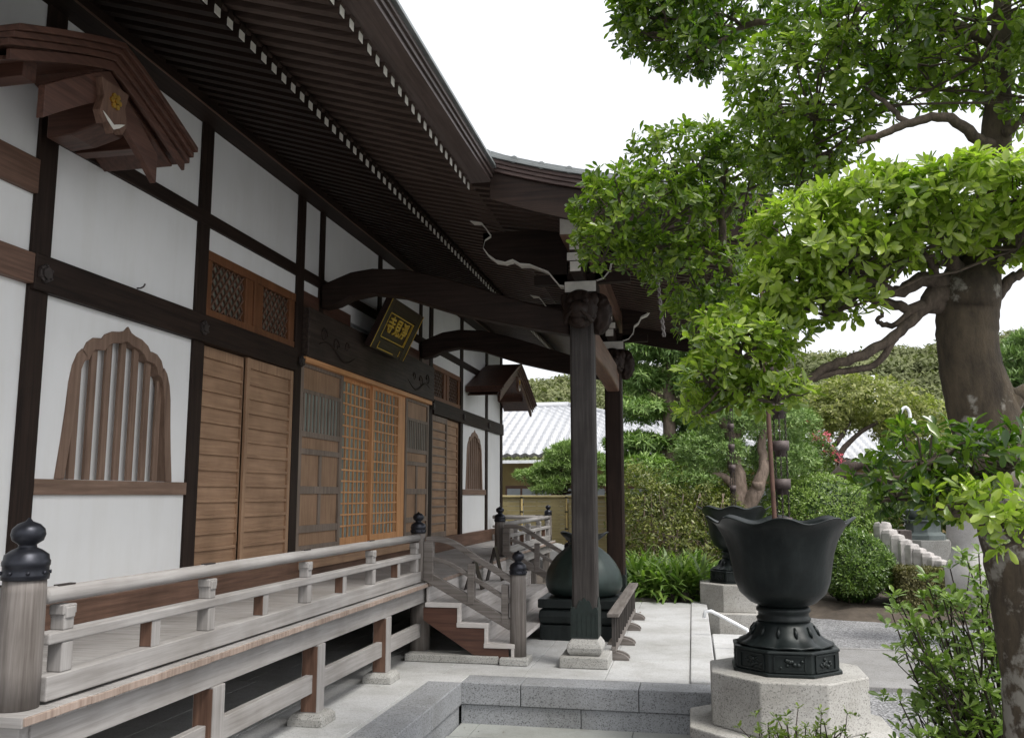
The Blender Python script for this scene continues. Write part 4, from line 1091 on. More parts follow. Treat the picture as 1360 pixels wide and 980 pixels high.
for s_ in (-.7, .7): mb.bar(cp(-.93, .93, s_), cp(-.42, 1.36, s_), .06, .05); mb.bar(cp(1.97, .95, s_), cp(1.47, 1.36, s_), .08, .05); mb.bar(cp(.55, .93, s_), cp(.55, 1.42, s_), .07, .04)
mb.build('cabin_frame', 'car_paint', car, .01)
for a in (-1.35, 1.3):
    for s_ in (-.78, .78):
        mb = MB(); 
        c0 = np.array(cp(a, .31, s_)); mb.tube([c0+np.array([0, -.1, 0]), c0+np.array([0, .1, 0])], .31, 20); mb.build('wheel', 'rubber', car)
# poles seen against the hill
def pole(u, v0, v1, y, r, label):
    a = px3(u, v1, y); b_ = px3(u, v0, y)
    mb = MB(); mb.tube([(b_[0], y, -.4), (b_[0], y, b_[2])], r, 10)
    for q in range(3): mb.lathe([(r*1.9, 0), (r*2.2, .1), (r*1.5, .35)], (b_[0], y, b_[2]-.3-q*1.1), 10)
    tag(mb.build('utility_pole', 'white_metal'), label, 'pole')
pole(1159, 500, 560, 60, .12, 'tall white pole with fittings rising before the wooded hill')
pole(1124, 556, 580, 44, .09, 'short white pole standing behind the blue white shed')
mb = MB(); p = px3(1196, 600, 26); q = np.array([math.cos(0), 0, 0])
pts = [(p[0], 26, -.4), (p[0], 26, p[2]), tuple(px3(1194, 560, 26)), tuple(px3(1197, 546, 26)), tuple(px3(1203, 541, 26)), tuple(px3(1208, 548, 26)), tuple(px3(1209, 560, 26))]
mb.tube(wiggle(pts, 3, 0), .045, 8)
p = px3(1209, 560, 26); mb.lathe([(.03, .1), (.12, .05), (.16, -.08), (.05, -.1)], p, 12); tag(mb.build('curved_lamp_post', 'white_metal'), 'white lamp post with a hooked swan neck behind the leaves', 'lamp post')

# ================================================================== STONE OBJECTS ON THE RIGHT
for i in range(13):
    t = i/12; u = 1172+118*t; y = 17.3-1.2*t
    vt = 700+70*t**.8; vb = vt+48-22*t
    a = px3(u, vt, y); b_ = px3(u, vb, y)
    w_ = .105-.02*t; z0 = b_[2]-.3; z1 = a[2]+.10
    mb = MB(); mb.lathe([(w_*1.5, z0), (w_*1.45, z1-.08), (w_*1.25, z1-.02), (w_*.5, z1)], (a[0], y, 0), 6, rot=.3*i, fr=lambda an, r, z: (r*(1+.06*math.sin(an*2+z*7)), z), smooth=False)
    o = mb.build('stone_post', 'rock_mottled', None, .01)
    tag(o, None, 'stone post', 'row of rough stone fence posts'); o['label'] = ['first rough stone post of the stepped row, next to the round bush', 'pale rough stone post in the stepped row behind the clipped hedge', 'small last stone post of the stepped row, beside the stone lantern'][0 if i == 0 else 2 if i == 12 else 1]
p = px3(1197, 800, 18.2)
mb = MB()
for j in range(5):
    for i in range(2): mb.box(p[0]-.22+i*.22+.004, p[0]-.004+i*.22, 18.0, 18.5, -.4+j*.28, -.4+(j+1)*.28-.006)
tag(mb.build('stone_gate_pier', 'rock', None, .012), 'dark block-built stone pier between the round bush and the clipped hedge', 'pier')
def lotus_stand(u, y, label):
    p = px3(u, 700, y); cx = p[0]; t_ = thing('bronze_lotus_stand', (cx, y, -.3), label, 'lantern')
    zf = lambda v: px3(u, v, y)[2]
    mb = MB(); mb.lathe([(.62, zf(770)), (.62, zf(716))], (cx, y, 0), 6, rot=.2, smooth=False); mb.build('stone_base', 'granite_base', t_, .01)
    mb = MB(); mb.lathe([(.46, zf(716)), (.46, zf(710)), (.36, zf(706)), (.36, zf(694)), (.42, zf(692)), (.42, zf(690))], (cx, y, 0), 8, smooth=False); mb.build('plinth', 'bronze_verdigris', t_, .006)
    mb = MB(); mb.lathe([(.25, zf(690)), (.30, zf(684)), (.36, zf(678)), (.33, zf(676)), (.2, zf(677))], (cx, y, 0), 48, fr=lambda a, r, z: (r*(1+.05*abs(math.cos(8*a))), z)); mb.build('lotus_bowl', 'bronze_verdigris', t_)
    mb = MB(); mb.lathe([(.22, zf(678)), (.12, zf(668)), (.2, zf(655)), (.15, zf(640)), (.08, zf(620)), (.12, zf(605)), (.02, zf(590))], (cx, y, 0), 16); mb.build('lantern_body', 'bronze_verdigris', t_)
plain('bronze_verdigris', (.13, .155, .15), .6, .3, .3, 6)
lotus_stand(1226, 21.0, 'weathered grey green bronze lotus lantern on stepped granite behind the stone posts')
def stone_lantern(u, y, label, vb=755, s=1.0):
    cx = px3(u, 700, y)[0]; zf = lambda v: px3(u, v, y)[2]
    t_ = thing('stone_lantern', (cx, y, -.3), label, 'stone lantern')
    mb = MB(); mb.lathe([(.42*s, zf(vb+40)), (.42*s, zf(vb)), (.30*s, zf(vb-20)), (.28*s, zf(vb-35)), (.36*s, zf(vb-42)), (.34*s, zf(vb-60)), (.40*s, zf(vb-66)), (.40*s, zf(vb-72))], (cx, y, 0), 24); mb.build('shaft', 'granite_pale', t_)
    mb = MB(); mb.lathe([(.30*s, zf(vb-72)), (.50*s, zf(vb-88)), (.52*s, zf(vb-94)), (.3*s, zf(vb-95))], (cx, y, 0), 24, fr=lambda a, r, z: (r*(1+.04*math.cos(8*a)), z)); mb.build('platform', 'granite_pale', t_)
    mb = MB(); mb.lathe([(.24*s, zf(vb-95)), (.26*s, zf(vb-130))], (cx, y, 0), 6, smooth=False); mb.build('fire_box', 'granite_pale', t_, .01)
    mb = MB(); mb.lathe([(.60*s, zf(vb-128)), (.62*s, zf(vb-134)), (.4*s, zf(vb-146)), (.12*s, zf(vb-165)), (.1*s, zf(vb-172)), (.02, zf(vb-190))], (cx, y, 0), 6, smooth=False); mb.build('cap', 'granite_pale', t_, .01)
granite('granite_pale', (.52, .51, .50), .2)
stone_lantern(1286, 13.5, 'pale stone lantern with a round shaft left of the big tree trunk', 755, .8)

# rocks
def rock(name, c, r, label, mat='rock', group=None):
    mb = MB(); sd_ = rng.random(6)*6
    def fr(a, rr, z): return (rr*(1+.16*math.sin(2*a+sd_[0])+.1*math.sin(5*a+sd_[1]+z*9)+.06*math.sin(9*a+sd_[2])), z)
    prof = [(math.sin(t)**.7*1.0, -math.cos(t)) for t in np.linspace(.1, math.pi-.05, 12)]
    mb.lathe([(a, b_*r[2]) for a, b_ in prof], (0, 0, 0), 20, fr=fr)
    mb.v = [(c[0]+x*r[0], c[1]+y*r[1], c[2]+z) for x, y, z in mb.v]
    return tag(mb.build(name, mat), label, 'rock', group)
p = at(1065, 808, z=GZ); rock('garden_rock', (p[0], p[1], GZ+.02), (.62, .35, .16), 'long flat brown rock at the gravel edge right of the near basin', 'rock_pale')
p = at(1012, 800, z=GZ); rock('garden_rock', (p[0], p[1]+.2, GZ+.02), (.3, .25, .14), 'small rounded rock beside the long flat rock')
p = at(884, 795, y=14.75); rock('garden_rock', (p[0], 14.75, .02), (.19, .16, .13), 'left dark reddish rock of the three edging the grassy bed')
p = at(911, 794, y=14.8); rock('garden_rock', (p[0], 14.8, .03), (.17, .16, .14), 'middle dark reddish rock of the three edging the grassy bed')
p = at(927, 792, y=14.85); rock('garden_rock', (p[0], 14.9, .04), (.13, .12, .15), 'pale rounded rock next to the kerb end', 'rock_pale')
p = at(850, 801, y=14.7); rock('garden_rock', (p[0], 14.7, -.05), (.3, .15, .09), 'low flat grey rock at the left end of the grassy bed', 'rock_pale')

# ================================================================== HILLS
mb = MB(); vs = []; nx, ny = 70, 14
def hill_h(x, y):
    u = (x/y)
    t = max(0, min(1, (y-95)/75)); s = t*t*(3-2*t)
    h = 15+5*math.sin(x*.018+1.0)+3*math.sin(x*.045)+.8*math.sin(x*.13)
    h += 6*math.exp(-((x-(-18))/22)**2)+5.5*math.exp(-((x-72)/34)**2)
    return h*s*1.0
for j in range(ny+1):
    for i in range(nx+1):
        x = -160+420*i/nx; y = 90+130*j/ny; vs.append((x, y, hill_h(x, y)-1))
mb.smooth = True; mb.add(vs, [(j*(nx+1)+i, j*(nx+1)+i+1, (j+1)*(nx+1)+i+1, (j+1)*(nx+1)+i) for j in range(ny) for i in range(nx)])
struct('hills', mb, 'hill_ground') if 'hill_ground' in M else (plain('hill_ground', (.04, .05, .02), .95), struct('hills', mb, 'hill_ground'))
C_, T_ = [], []
Pn, An, Tn = [], [], []
for k in range(2600):
    y = 92+95*rng.random()**1.1; x = -55+190*rng.random()
    if x < -55 or x > 135: continue
    z = hill_h(x, y); r = 1.3+1.9*rng.random(); tb = rng.uniform(.2, .8)
    n = 80; d = unit(rng.normal(0, 1, (n, 3))); d[:, 2] = np.abs(d[:, 2])*.95-.12
    c = np.array([x, y, z+r*.45]); P = c+d*np.array([r, r, r*.85])*(.85+.2*rng.random((n, 1))); Pn.append(P); An.append(d+np.array([0, 0, .4])); Tn.append(np.full(n, tb))
P = np.concatenate(Pn); A = np.concatenate(An); T = np.concatenate(Tn)
o = leaves('hill_woodland', 'leaf_hill', None, P, A, .95, LEAF_MID, k=3, lift=.25, tint=T, tv=.08, jit=.25)
o['kind'] = 'stuff'; tag(o, 'wooded green hillside rising behind the garden', 'woodland')

# ================================================================== PLANTS
def blob_tree(name, loc, label, cat, blobs, n, mat, size, tmpl, k=6, lift=.6, trunk=None, tmat='bark_dark', group=None, tw=24, low=.3, tint=.5, spread=.3, inner=.15, rmin=.7, crown='crown', tv=.22, up=.5, twr=.010):
    t_ = thing(name, loc, label, cat, group)
    P, A = shell(blobs, n, low=low, inner=inner, rmin=rmin, up=up)
    tn = np.clip(tint+.16*np.sin(P[:, 0]*4.1)*np.cos(P[:, 2]*5+P[:, 1]*3), 0, 1)
    leaves(crown, mat, t_, P, A, size, tmpl, k, lift, tint=tn, spread=spread, tv=tv)
    mb = MB()
    if trunk:
        for tr in trunk: limb(mb, tr)
    tips = P[rng.choice(len(P), min(tw, len(P)), replace=False)]
    for b_ in blobs:
        q = [p for p in tips if np.linalg.norm((p-np.array(b_[0]))/np.array(b_[1])) < 1.15]
        if q: twigs(mb, np.array(b_[0])-np.array([0, 0, b_[1][2]*.6]), q[:8], twr)
    if mb.v: mb.build('trunk', tmat, t_)
    return t_
def B(u, v, y, ru, rv, ry):   # ellipsoid from its measured centre and extent
    s = y/F; return (at(u, v, y=y), (ru*s, ry, rv*s))
# -- dense mixed shrubs behind the platform
bl = [B(868, 695, 17.0, 55, 58, .9), B(905, 660, 17.6, 50, 40, .9), B(940, 700, 17.0, 48, 60, .8), B(840, 650, 17.8, 34, 36, .8), B(960, 655, 18.4, 50, 34, .9), B(900, 730, 16.4, 70, 40, .6)]
blob_tree('mixed_shrub', at(895, 770, y=17), 'tall loose yellow green shrub thicket with bare grey stems behind the stone platform', 'shrub', bl, 4300, 'leaf_mixed', .075, LEAF_MID, 5, .5,
          trunk=[[px(860+14*k+rng.uniform(-6, 6), 790, 16.6, .02), px(858+15*k+rng.uniform(-8, 8), 720, 16.5, .016), px(852+17*k+rng.uniform(-14, 14), 655, 16.6, .008)] for k in range(8)], tmat='bark_pine', tw=60, inner=.35, low=.7, tint=.55, rmin=.5)
bl = [B(1000, 640, 19.5, 60, 40, 1.0), B(1052, 610, 21, 34, 38, .9), B(1072, 645, 21, 34, 30, .8), B(960, 740, 18.2, 50, 50, .8), B(1150, 672, 21, 45, 30, .8)]
blob_tree('broadleaf_shrub', at(1040, 760, y=20), 'dark glossy evergreen shrubs filling the gap behind the twisted tree', 'shrub', bl, 3000, 'leaf_shrub', .10, LEAF_MID, 5, .5, tw=20, inner=.3, low=.7, tint=.35, rmin=.5)
# strap-leaved ground plants
C_, A_ = [], []
for k in range(150):
    u = rng.uniform(836, 934); y = rng.uniform(14.7, 16.0); C_.append(at(u, 780, y=y)*np.array([1, 1, 0])+np.array([0, 0, .0+.05*(y-14.7)])); A_.append((rng.normal(0, .15), -.12, 1))
t_ = thing('strap_leaf_plants', at(885, 790, y=15.2), 'bright green strap-leaved clumps spilling over the rocks at the platform end', 'plants'); tag(t_, kind='stuff')
o = leaves('foliage', 'leaf_grass', t_, C_, A_, .60, BLADE, k=12, lift=.62, spread=.38, tint=np.full(len(C_), .72), tv=.25); o['kind'] = 'stuff'
# round clipped azaleas
def dome(u, v, y, ru, rv, ry, n, label, mat='leaf_azalea', size=.055, tint=.55, name='round_azalea'):
    c, r = B(u, v, y, ru, rv, ry); t_ = thing(name, (c[0], y, c[2]-r[2]), label, 'bush')
    d = unit(rng.normal(0, 1, (n*2, 3))); d = d[d[:, 2] > -.55][:n]
    wob = 1+.04*np.sin(d[:, 0]*6+d[:, 2]*8)+.03*np.sin(d[:, 1]*11)
    P = c+d*np.array(r)*wob[:, None]*(.93+.09*rng.random((len(d), 1)))
    leaves('crown', mat, t_, P, d+np.array([0, 0, .35]), size, LEAF_MID, 5, .7, tint=np.full(len(P), tint), tv=.22)
    mb = MB()
    for k in range(12):
        a = rng.random()*6.28; q = c+np.array([math.cos(a)*r[0]*.6, math.sin(a)*r[1]*.6, -.2*r[2]])
        mb.tube([(c[0]+.1*math.cos(a), y+.1*math.sin(a), c[2]-r[2]-.35), q, c+np.array([math.cos(a)*r[0]*.8, math.sin(a)*r[1]*.8, .3*r[2]])], [.022, .014, .006], 5)
    # dense inner mass of twigs and leaves, shade put in as a dark tint
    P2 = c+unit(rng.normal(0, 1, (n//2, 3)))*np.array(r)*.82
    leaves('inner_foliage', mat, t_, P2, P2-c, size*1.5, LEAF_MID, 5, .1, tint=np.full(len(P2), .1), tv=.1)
    mb.build('stems', 'bark_dark', t_); return t_
dome(1088, 686, 18.0, 72, 50, 1.0, 2600, 'broad clipped azalea mound behind the near basin, yellow green', tint=1.0)
dome(1132, 756, 16.8, 46, 46, .7, 2300, 'round dark leaved bush beside the dark stone pier', size=.06, tint=.5)
# clipped hedge
t_ = thing('clipped_hedge', at(1232, 790, y=16), 'low box-shaped brownish clipped hedge right of the dark stone pier', 'hedge')
a = px3(1194, 757, 16.2); b_ = px3(1275, 757, 16.2); n = 4200
q = rng.random((n, 3)); ax = np.zeros((n, 3)); f = rng.integers(0, 3, n); P = np.stack([a[0]+q[:, 0]*(b_[0]-a[0]), 16.0+q[:, 1]*.9, -.4+q[:, 2]*(a[2]+.4)], 1)
P[f == 0, 1] = 16.0; ax[f == 0] = (0, -1, .3); P[f == 1, 2] = a[2]; ax[f == 1] = (0, 0, 1); P[f == 2, 0] = a[0]; ax[f == 2] = (-1, 0, .3)
leaves('foliage', 'leaf_hedge', t_, P, ax, .05, LEAF_MID, 5, .6)
one('stems', 'bark_dark', t_, a[0]+.07, b_[0], 16.07, 16.85, -.4, a[2]-.07, bevel=0)

# -- background black pine / cypress behind the platform (trunk at 890)
def pad_tree(name, base, label, cat, trunk, pads, n, mat, size, tmpl, k, tmat, lift=.9, group=None, limbs_from=None, tint=.5, **kw):
    t_ = thing(name, base, label, cat, group)
    mb = MB(); limb(mb, trunk, 12); mb.build('trunk', tmat, t_)
    P, A = shell(pads, n, low=.35, inner=.15, rmin=.55, up=.9)
    tn = np.clip(tint+.2*np.clip((A[:, 2]-.3), -1, 1), 0, 1)
    leaves('crown', mat, t_, P, A, size, tmpl, k, lift, tint=tn, spread=.45, tv=.15)
    lm = MB(); tp = np.array([p[:3] for p in trunk])
    for c, r in pads:
        c = np.array(c); j = np.argmin(np.abs(tp[:, 2]-(c[2]-.15))+.0*tp[:, 0]); s = tp[j]
        mid = s+(c-s)*.5+np.array([0, 0, -.06]); limb(lm, [(*s, .05), (*mid, .035), (*(c-np.array([0, 0, r[2]*.5])), .018)], 7)
        sub = P[np.linalg.norm((P-c)/np.array(r), axis=1) < 1.1]
        if len(sub): twigs(lm, c-np.array([0, 0, r[2]*.5]), sub[rng.choice(len(sub), min(7, len(sub)), replace=False)], .012)
    lm.build('limbs', tmat, t_); return t_
Y = 23.0
pads = [B(850, 462, Y, 42, 14, .8), B(905, 468, Y, 45, 18, .8), B(845, 505, Y+.3, 36, 18, .8), B(925, 505, Y, 40, 20, .8), B(850, 545, Y, 36, 16, .8), B(925, 555, Y+.4, 40, 18, .8),
        B(845, 590, Y, 40, 14, .8), B(930, 590, Y+.2, 40, 16, .8), B(850, 622, Y-.3, 44, 16, .8), B(890, 445, Y, 30, 14, .7), B(940, 625, Y, 45, 18, .8), B(960, 530, Y+.6, 34, 20, .8)]
pad_tree('cypress_tree', px3(892, 720, Y), 'tall grey-trunked evergreen with soft drooping green pads behind the shrubs', 'tree',
         [px(893, 760, Y, .24), px(892, 680, Y, .21), px(891, 600, Y, .17), px(888, 530, Y, .15), px(892, 470, Y, .11), px(890, 430, Y, .07)], pads, 5600, 'leaf_cypress', .20, LEAF_THIN, 8, 'bark_pine', lift=.2, tint=.62)
# niwaki pine in front of the ochre house
Y = 25.6
pads = [B(748, 607, Y, 22, 14, .45), B(742, 620, Y, 30, 8, .45), B(700, 632, Y, 17, 6, .4), B(722, 628, Y+.2, 18, 7, .4), B(738, 640, Y, 34, 6, .5), B(790, 640, Y, 20, 6, .4), B(726, 650, Y-.2, 20, 4, .4), B(785, 612, Y, 20, 9, .45), B(755, 596, Y, 14, 8, .4)]
pad_tree('pruned_pine', px3(760, 720, Y), 'cloud-pruned light green pine between the hall corner and the front pillar', 'tree',
         [px(757, 740, Y, .09), px(752, 680, Y, .085), px(748, 655, Y, .07), px(762, 630, Y, .05), px(752, 605, Y, .03)], pads, 2400, 'leaf_pine', .13, LEAF_THIN, 9, 'bark_dark', tint=.95)
# pine on the right edge
Y = 19.0
pads = [B(1345, 478, Y, 30, 14, .5), B(1335, 505, Y, 34, 10, .5), B(1350, 530, Y, 30, 12, .5), B(1345, 560, Y, 30, 12, .5), B(1380, 500, Y, 40, 18, .6), B(1385, 455, Y, 40, 14, .6), B(1390, 545, Y, 40, 20, .6)]
pad_tree('pruned_pine', px3(1400, 720, Y), 'cloud-pruned pine at the right edge behind the big tree trunk', 'tree',
         [px(1405, 760, Y, .13), px(1400, 650, Y, .12), px(1392, 560, Y, .10), px(1395, 500, Y, .07), px(1390, 455, Y, .05)], pads, 3000, 'leaf_pine', .12, LEAF_THIN, 9, 'bark_dark', tint=.6)
# twisted pale-trunk tree (985,640)
Y = 17.5
t_ = thing('twisted_pine', px3(985, 720, Y), 'old twisted tree with a smooth pale brown double trunk behind the far basin', 'tree')
mb = MB()
limb(mb, [px(985, 760, Y, .22), px(988, 690, Y, .24), px(982, 650, Y, .17), px(975, 610, Y, .13), px(968, 570, Y, .11), px(948, 552, Y, .07)], 12)
limb(mb, [px(990, 680, Y-.1, .16), px(1005, 650, Y-.15, .13), px(1015, 620, Y-.1, .10), px(1012, 590, Y, .08), px(1014, 570, Y, .06)], 12)
limb(mb, [px(978, 655, Y, .10), px(965, 635, Y-.1, .08), px(945, 632, Y-.2, .06), px(925, 640, Y-.2, .04)], 8)
limb(mb, [px(972, 590, Y, .07), px(985, 570, Y, .05), px(990, 558, Y, .04)], 8)
limb(mb, [px(1005, 655, Y-.15, .09), px(1006, 640, Y-.25, .10)], 10)
mb.build('trunk', 'bark_pine', t_)
pads = [B(945, 600, Y, 46, 20, .6), B(1020, 560, Y+.3, 60, 22, .7), B(965, 560, Y, 34, 16, .5), B(1040, 610, Y+.4, 40, 24, .6), B(915, 640, Y-.2, 36, 12, .5)]
P, A = shell(pads, 3000, low=.4, rmin=.5, inner=.3)
leaves('crown', 'leaf_pine', t_, P, A, .10, LEAF_THIN, 9, .7, tint=np.full(len(P), .8), tv=.2)
# yellow-green tree with pink blossoms
Y = 29.0
bl = [B(1150, 535, Y, 66, 30, 1.5), B(1100, 548, Y, 50, 28, 1.3), B(1205, 555, Y+1, 50, 26, 1.4), B(1070, 545, Y+1, 46, 30, 1.3), B(1235, 590, Y+2, 40, 26, 1.2), B(1190, 575, Y, 26, 16, .8), B(1130, 520, Y, 40, 20, 1.0)]
t_ = blob_tree('yellow_green_tree', px3(1120, 700, Y), 'airy yellow green broadleaf tree with a dark leaning trunk below the wooded hill', 'tree', bl, 4800, 'leaf_yellow', .16, LEAF_MID, 5, .5,
          trunk=[[px(1125, 700, Y-1, .22), px(1135, 650, Y-1, .17), px(1115, 610, Y-1, .14), px(1092, 588, Y-1, .10), px(1075, 575, Y-1, .05)], [px(1115, 605, Y-1, .10), px(1135, 580, Y-.8, .07), px(1175, 555, Y-.5, .05)], [px(1110, 590, Y-1, .08), px(1128, 560, Y-.6, .05), px(1135, 535, Y, .03)]],
          tmat='bark_dark', tw=60, inner=.35, low=.8, tint=.5, rmin=.35)
C_ = np.array([at(u+rng.normal(0, 3.5), v+rng.normal(0, 3), y=26.5+rng.normal(0, .15)) for u, v in ((1083, 580), (1093, 584), (1104, 590), (1110, 600), (1112, 608), (1116, 612), (1098, 604), (1080, 586), (1075, 560), (1088, 598), (1100, 578)) for _ in range(5)])
t_ = thing('crape_myrtle', px3(1095, 700, 26.5), 'slender shrub with small bright pink flower clusters left of the pale blue roof', 'flowering shrub')
leaves('blossom', 'petal_pink', t_, C_, np.tile([[0, -.5, 1.]], (len(C_), 1)), .075, LEAF_MID, 7, .6, tv=.3)
P, A = shell([B(1082, 600, 26.7, 26, 26, .6), B(1090, 645, 26.7, 22, 18, .6)], 700, low=.8, rmin=.3, inner=.8); leaves('foliage', 'leaf_shrub', t_, P, A, .11, LEAF_MID, 5, .5)
mb = MB()
for q in range(7): e = C_[q*7]; mb.tube([px3(1098, 715, 26.6), (px3(1098, 715, 26.6)+e)/2+np.array([.1, 0, .1]), e], [.05, .03, .012], 6)
mb.build('stems', 'bark_limb', t_)
# leaning supported trunk
Y = 19.5; t_ = thing('leaning_tree_trunk', px3(1110, 700, Y), 'dark thick leaning tree trunk with a cut stub, propped by a wooden post', 'tree')
mb = MB(); limb(mb, [px(1085, 665, Y+.2, .16), px(1108, 640, Y, .17), px(1125, 622, Y, .15), px(1140, 618, Y, .09), px(1165, 612, Y, .06)], 10); limb(mb, [px(1128, 628, Y, .06), px(1150, 632, Y, .045), px(1168, 630, Y, .03)], 8)
mb.build('trunk', 'bark_dark', t_); mb = MB(); mb.tube([px3(1131, 730, Y), px3(1131, 628, Y)], .05, 8); mb.build('prop', 'brown_wood_z', t_)
# far bushes to close gaps at the horizon
for i, (u, v, y, ru, rv, lb) in enumerate(((1020, 610, 32, 80, 36, 'far green bushes behind the tall evergreen, right of the ochre house'), (1240, 640, 24, 70, 40, 'far green bushes behind the bronze lotus lantern'), (1330, 640, 24, 70, 60, 'far green bushes behind the big tree trunk'))):
    blob_tree('background_bush', at(u, 700, y=y), lb, 'bush', [B(u, v, y, ru, rv, 1.2), B(u+30, v+30, y-1, ru*.8, rv, 1.0), B(u-30, v+35, y-1, ru*.8, rv, 1.0)], 1500, 'leaf_shrub', .17, LEAF_MID, 5, .5, tw=10, inner=.3, low=.8, tint=.5, rmin=.5)

# ================================================================== FOREGROUND TREE
YT = 3.9
ft = thing('broadleaf_tree', px3(1365, 980, YT)*np.array([1, 1, 0])+np.array([0, 0, -.4]), 'large pruned evergreen tree with lichen-spotted trunk and layered leafy pads on the right', 'tree')
def T(u, v, dy, r): p = at(u, v, y=YT+dy); return (p[0], p[1], p[2], r*YT/F)
mb = MB(); p0 = at(1392, 980, y=YT)
tr = [(p0[0]+.03, YT, -.45, .24), T(1398, 960, 0, 51), T(1386, 860, 0, 49), T(1367, 760, 0, 47), T(1349, 680, 0, 45), T(1324, 600, 0, 43), T(1301, 530, 0, 39), T(1287, 470, 0, 35), T(1285, 420, 0, 36), T(1288, 385, 0, 36), T(1300, 330, .1, 26), T(1318, 260, .15, 20), T(1322, 190, .2, 19), T(1326, 120, .2, 16), T(1330, 30, .2, 12), T(1335, -80, .2, 8)]
q = wiggle(tr, 6, .002); mb.tube([p[:3] for p in q], [max(.003, p[3]) for p in q], 28)
limb(mb, [T(1315, 610, 0, 30), T(1325, 555, 0, 22), T(1338, 530, 0, 16), T(1375, 520, 0, 11)], 12)        # right bulge limb
mb.build('trunk', 'bark_main', ft)
mb = MB()
def L(*p): limb(mb, [(q[0], q[1], q[2], q[3]*.80) for q in p], 10, 5, .004)
L(T(1275, 405, 0, 26), T(1245, 392, -.05, 17), T(1215, 420, -.1, 9), T(1180, 452, -.15, 8), T(1140, 473, -.2, 8), T(1100, 488, -.2, 7), T(1060, 510, -.2, 6), T(1020, 520, -.2, 5), T(980, 505, -.2, 3))
L(T(1190, 448, -.15, 6), T(1160, 485, -.15, 5), T(1120, 492, -.18, 5), T(1075, 505, -.2, 4))
L(T(1270, 390, 0, 22), T(1250, 375, -.05, 14), T(1225, 372, -.1, 12), T(1190, 388, -.15, 9), T(1160, 375, -.2, 6), T(1130, 370, -.2, 4))
L(T(1262, 400, 0, 20), T(1215, 410, -.1, 9), T(1180, 402, -.1, 8), T(1140, 390, -.15, 7), T(1090, 385, -.15, 5), T(1040, 380, -.1, 4))
L(T(1240, 375, -.05, 9), T(1242, 355, -.1, 6), T(1225, 335, -.15, 5), T(1215, 310, -.15, 4))
L(T(1215, 410, -.1, 5), T(1190, 430, -.12, 4.5), T(1175, 432, -.12, 4), T(1168, 425, -.12, 3.5), T(1172, 415, -.12, 3))
L(T(1290, 390, 0, 22), T(1320, 395, 0, 12), T(1345, 370, 0, 8), T(1375, 355, 0, 6))
L(T(1295, 370, 0, 18), T(1325, 350, 0, 10), T(1340, 330, -.05, 7), T(1360, 300, -.05, 5))
L(T(1280, 380, 0, 16), T(1262, 340, -.1, 10), T(1250, 310, -.15, 6), T(1215, 290, -.2, 4))
L(T(1322, 200, .2, 12), T(1300, 185, .1, 10), T(1262, 158, .0, 8), T(1220, 160, -.05, 7), T(1180, 175, -.1, 6), T(1140, 190, -.1, 4))
L(T(1330, 185, .2, 9), T(1350, 165, .1, 7), T(1385, 130, .1, 5))
L(T(1205, 162, -.02, 5), T(1180, 140, .05, 4), T(1150, 118, .1, 3))
# left pads branch (farther)
L(T(1300, 350, .15, 14), T(1180, 345, .6, 10), T(1060, 380, 1.0, 11), T(985, 375, 1.25, 11), T(962, 345, 1.25, 10), T(960, 300, 1.25, 8), T(958, 265, 1.25, 6), T(965, 225, 1.25, 4))
L(T(965, 345, 1.25, 9), T(930, 330, 1.2, 7), T(890, 310, 1.15, 6), T(850, 305, 1.1, 4), T(815, 300, 1.1, 3))
L(T(962, 350, 1.25, 8), T(925, 318, 1.3, 6), T(885, 325, 1.25, 5), T(850, 345, 1.2, 3))
L(T(960, 290, 1.25, 6), T(985, 260, 1.3, 4), T(1010, 245, 1.3, 3))
L(T(960, 275, 1.25, 5), T(935, 240, 1.3, 4), T(915, 205, 1.3, 2.5))
L(T(1326, 60, .2, 12), T(1200, 10, .5, 9), T(1080, 20, 1.0, 8), T(990, 35, 1.3, 7), T(945, 62, 1.3, 5), T(900, 50, 1.3, 4), T(860, 45, 1.3, 3))
L(T(990, 35, 1.3, 5), T(960, 20, 1.3, 4), T(930, 10, 1.3, 3))
# shaded low branch in front
L(T(1345, 640, -.3, 9), T(1310, 610, -.7, 6), T(1270, 600, -.9, 5), T(1220, 620, -1.0, 3.5), T(1180, 640, -1.0, 2.5))
L(T(1360, 690, -.2, 8), T(1320, 690, -.8, 5), T(1280, 680, -1.0, 3), T(1250, 670, -1.05, 2))
mb.build('limb', 'bark_limb', ft)
def crown(blobs, n, size, k=7, tint=.5, low=.35, tmpl=LEAF_NEAR, inner=.12, rmin=.72, tw=90, up=.6, lift=.5, name='crown'):
    P, A = shell(blobs, n, low=low, inner=inner, rmin=rmin, up=up)
    tn = np.clip(tint+.14*np.sin(P[:, 0]*9)*np.cos(P[:, 2]*8), 0, 1)
    c_ = leaves(name, 'leaf_main', ft, P, A, size, tmpl, k, lift, tint=tn, spread=.3, jit=.006, tv=.18)
    mb = MB(); last = None; tips = P[rng.choice(len(P), min(tw, len(P)), replace=False)]
    for b_ in blobs:
        q = [p for p in tips if np.linalg.norm((p-np.array(b_[0]))/np.array(b_[1])) < 1.1]
        c = np.array(b_[0])-np.array([0, 0, b_[1][2]*.55])
        twigs(mb, c, q[:16], .007, .002, 4)
        if last is not None: mb.tube(wiggle([(*last, 1), (*((last+c)/2+rng.normal(0, .02, 3)), 1), (*c, 1)], 3, .006) and [p_[:3] for p_ in wiggle([(*last, 1), (*((last+c)/2+rng.normal(0, .02, 3)), 1), (*c, 1)], 3, .006)], .006, 5)
        last = c
    if mb.v: mb.build('twigs', 'bark_limb', c_)
    return c_
y = YT
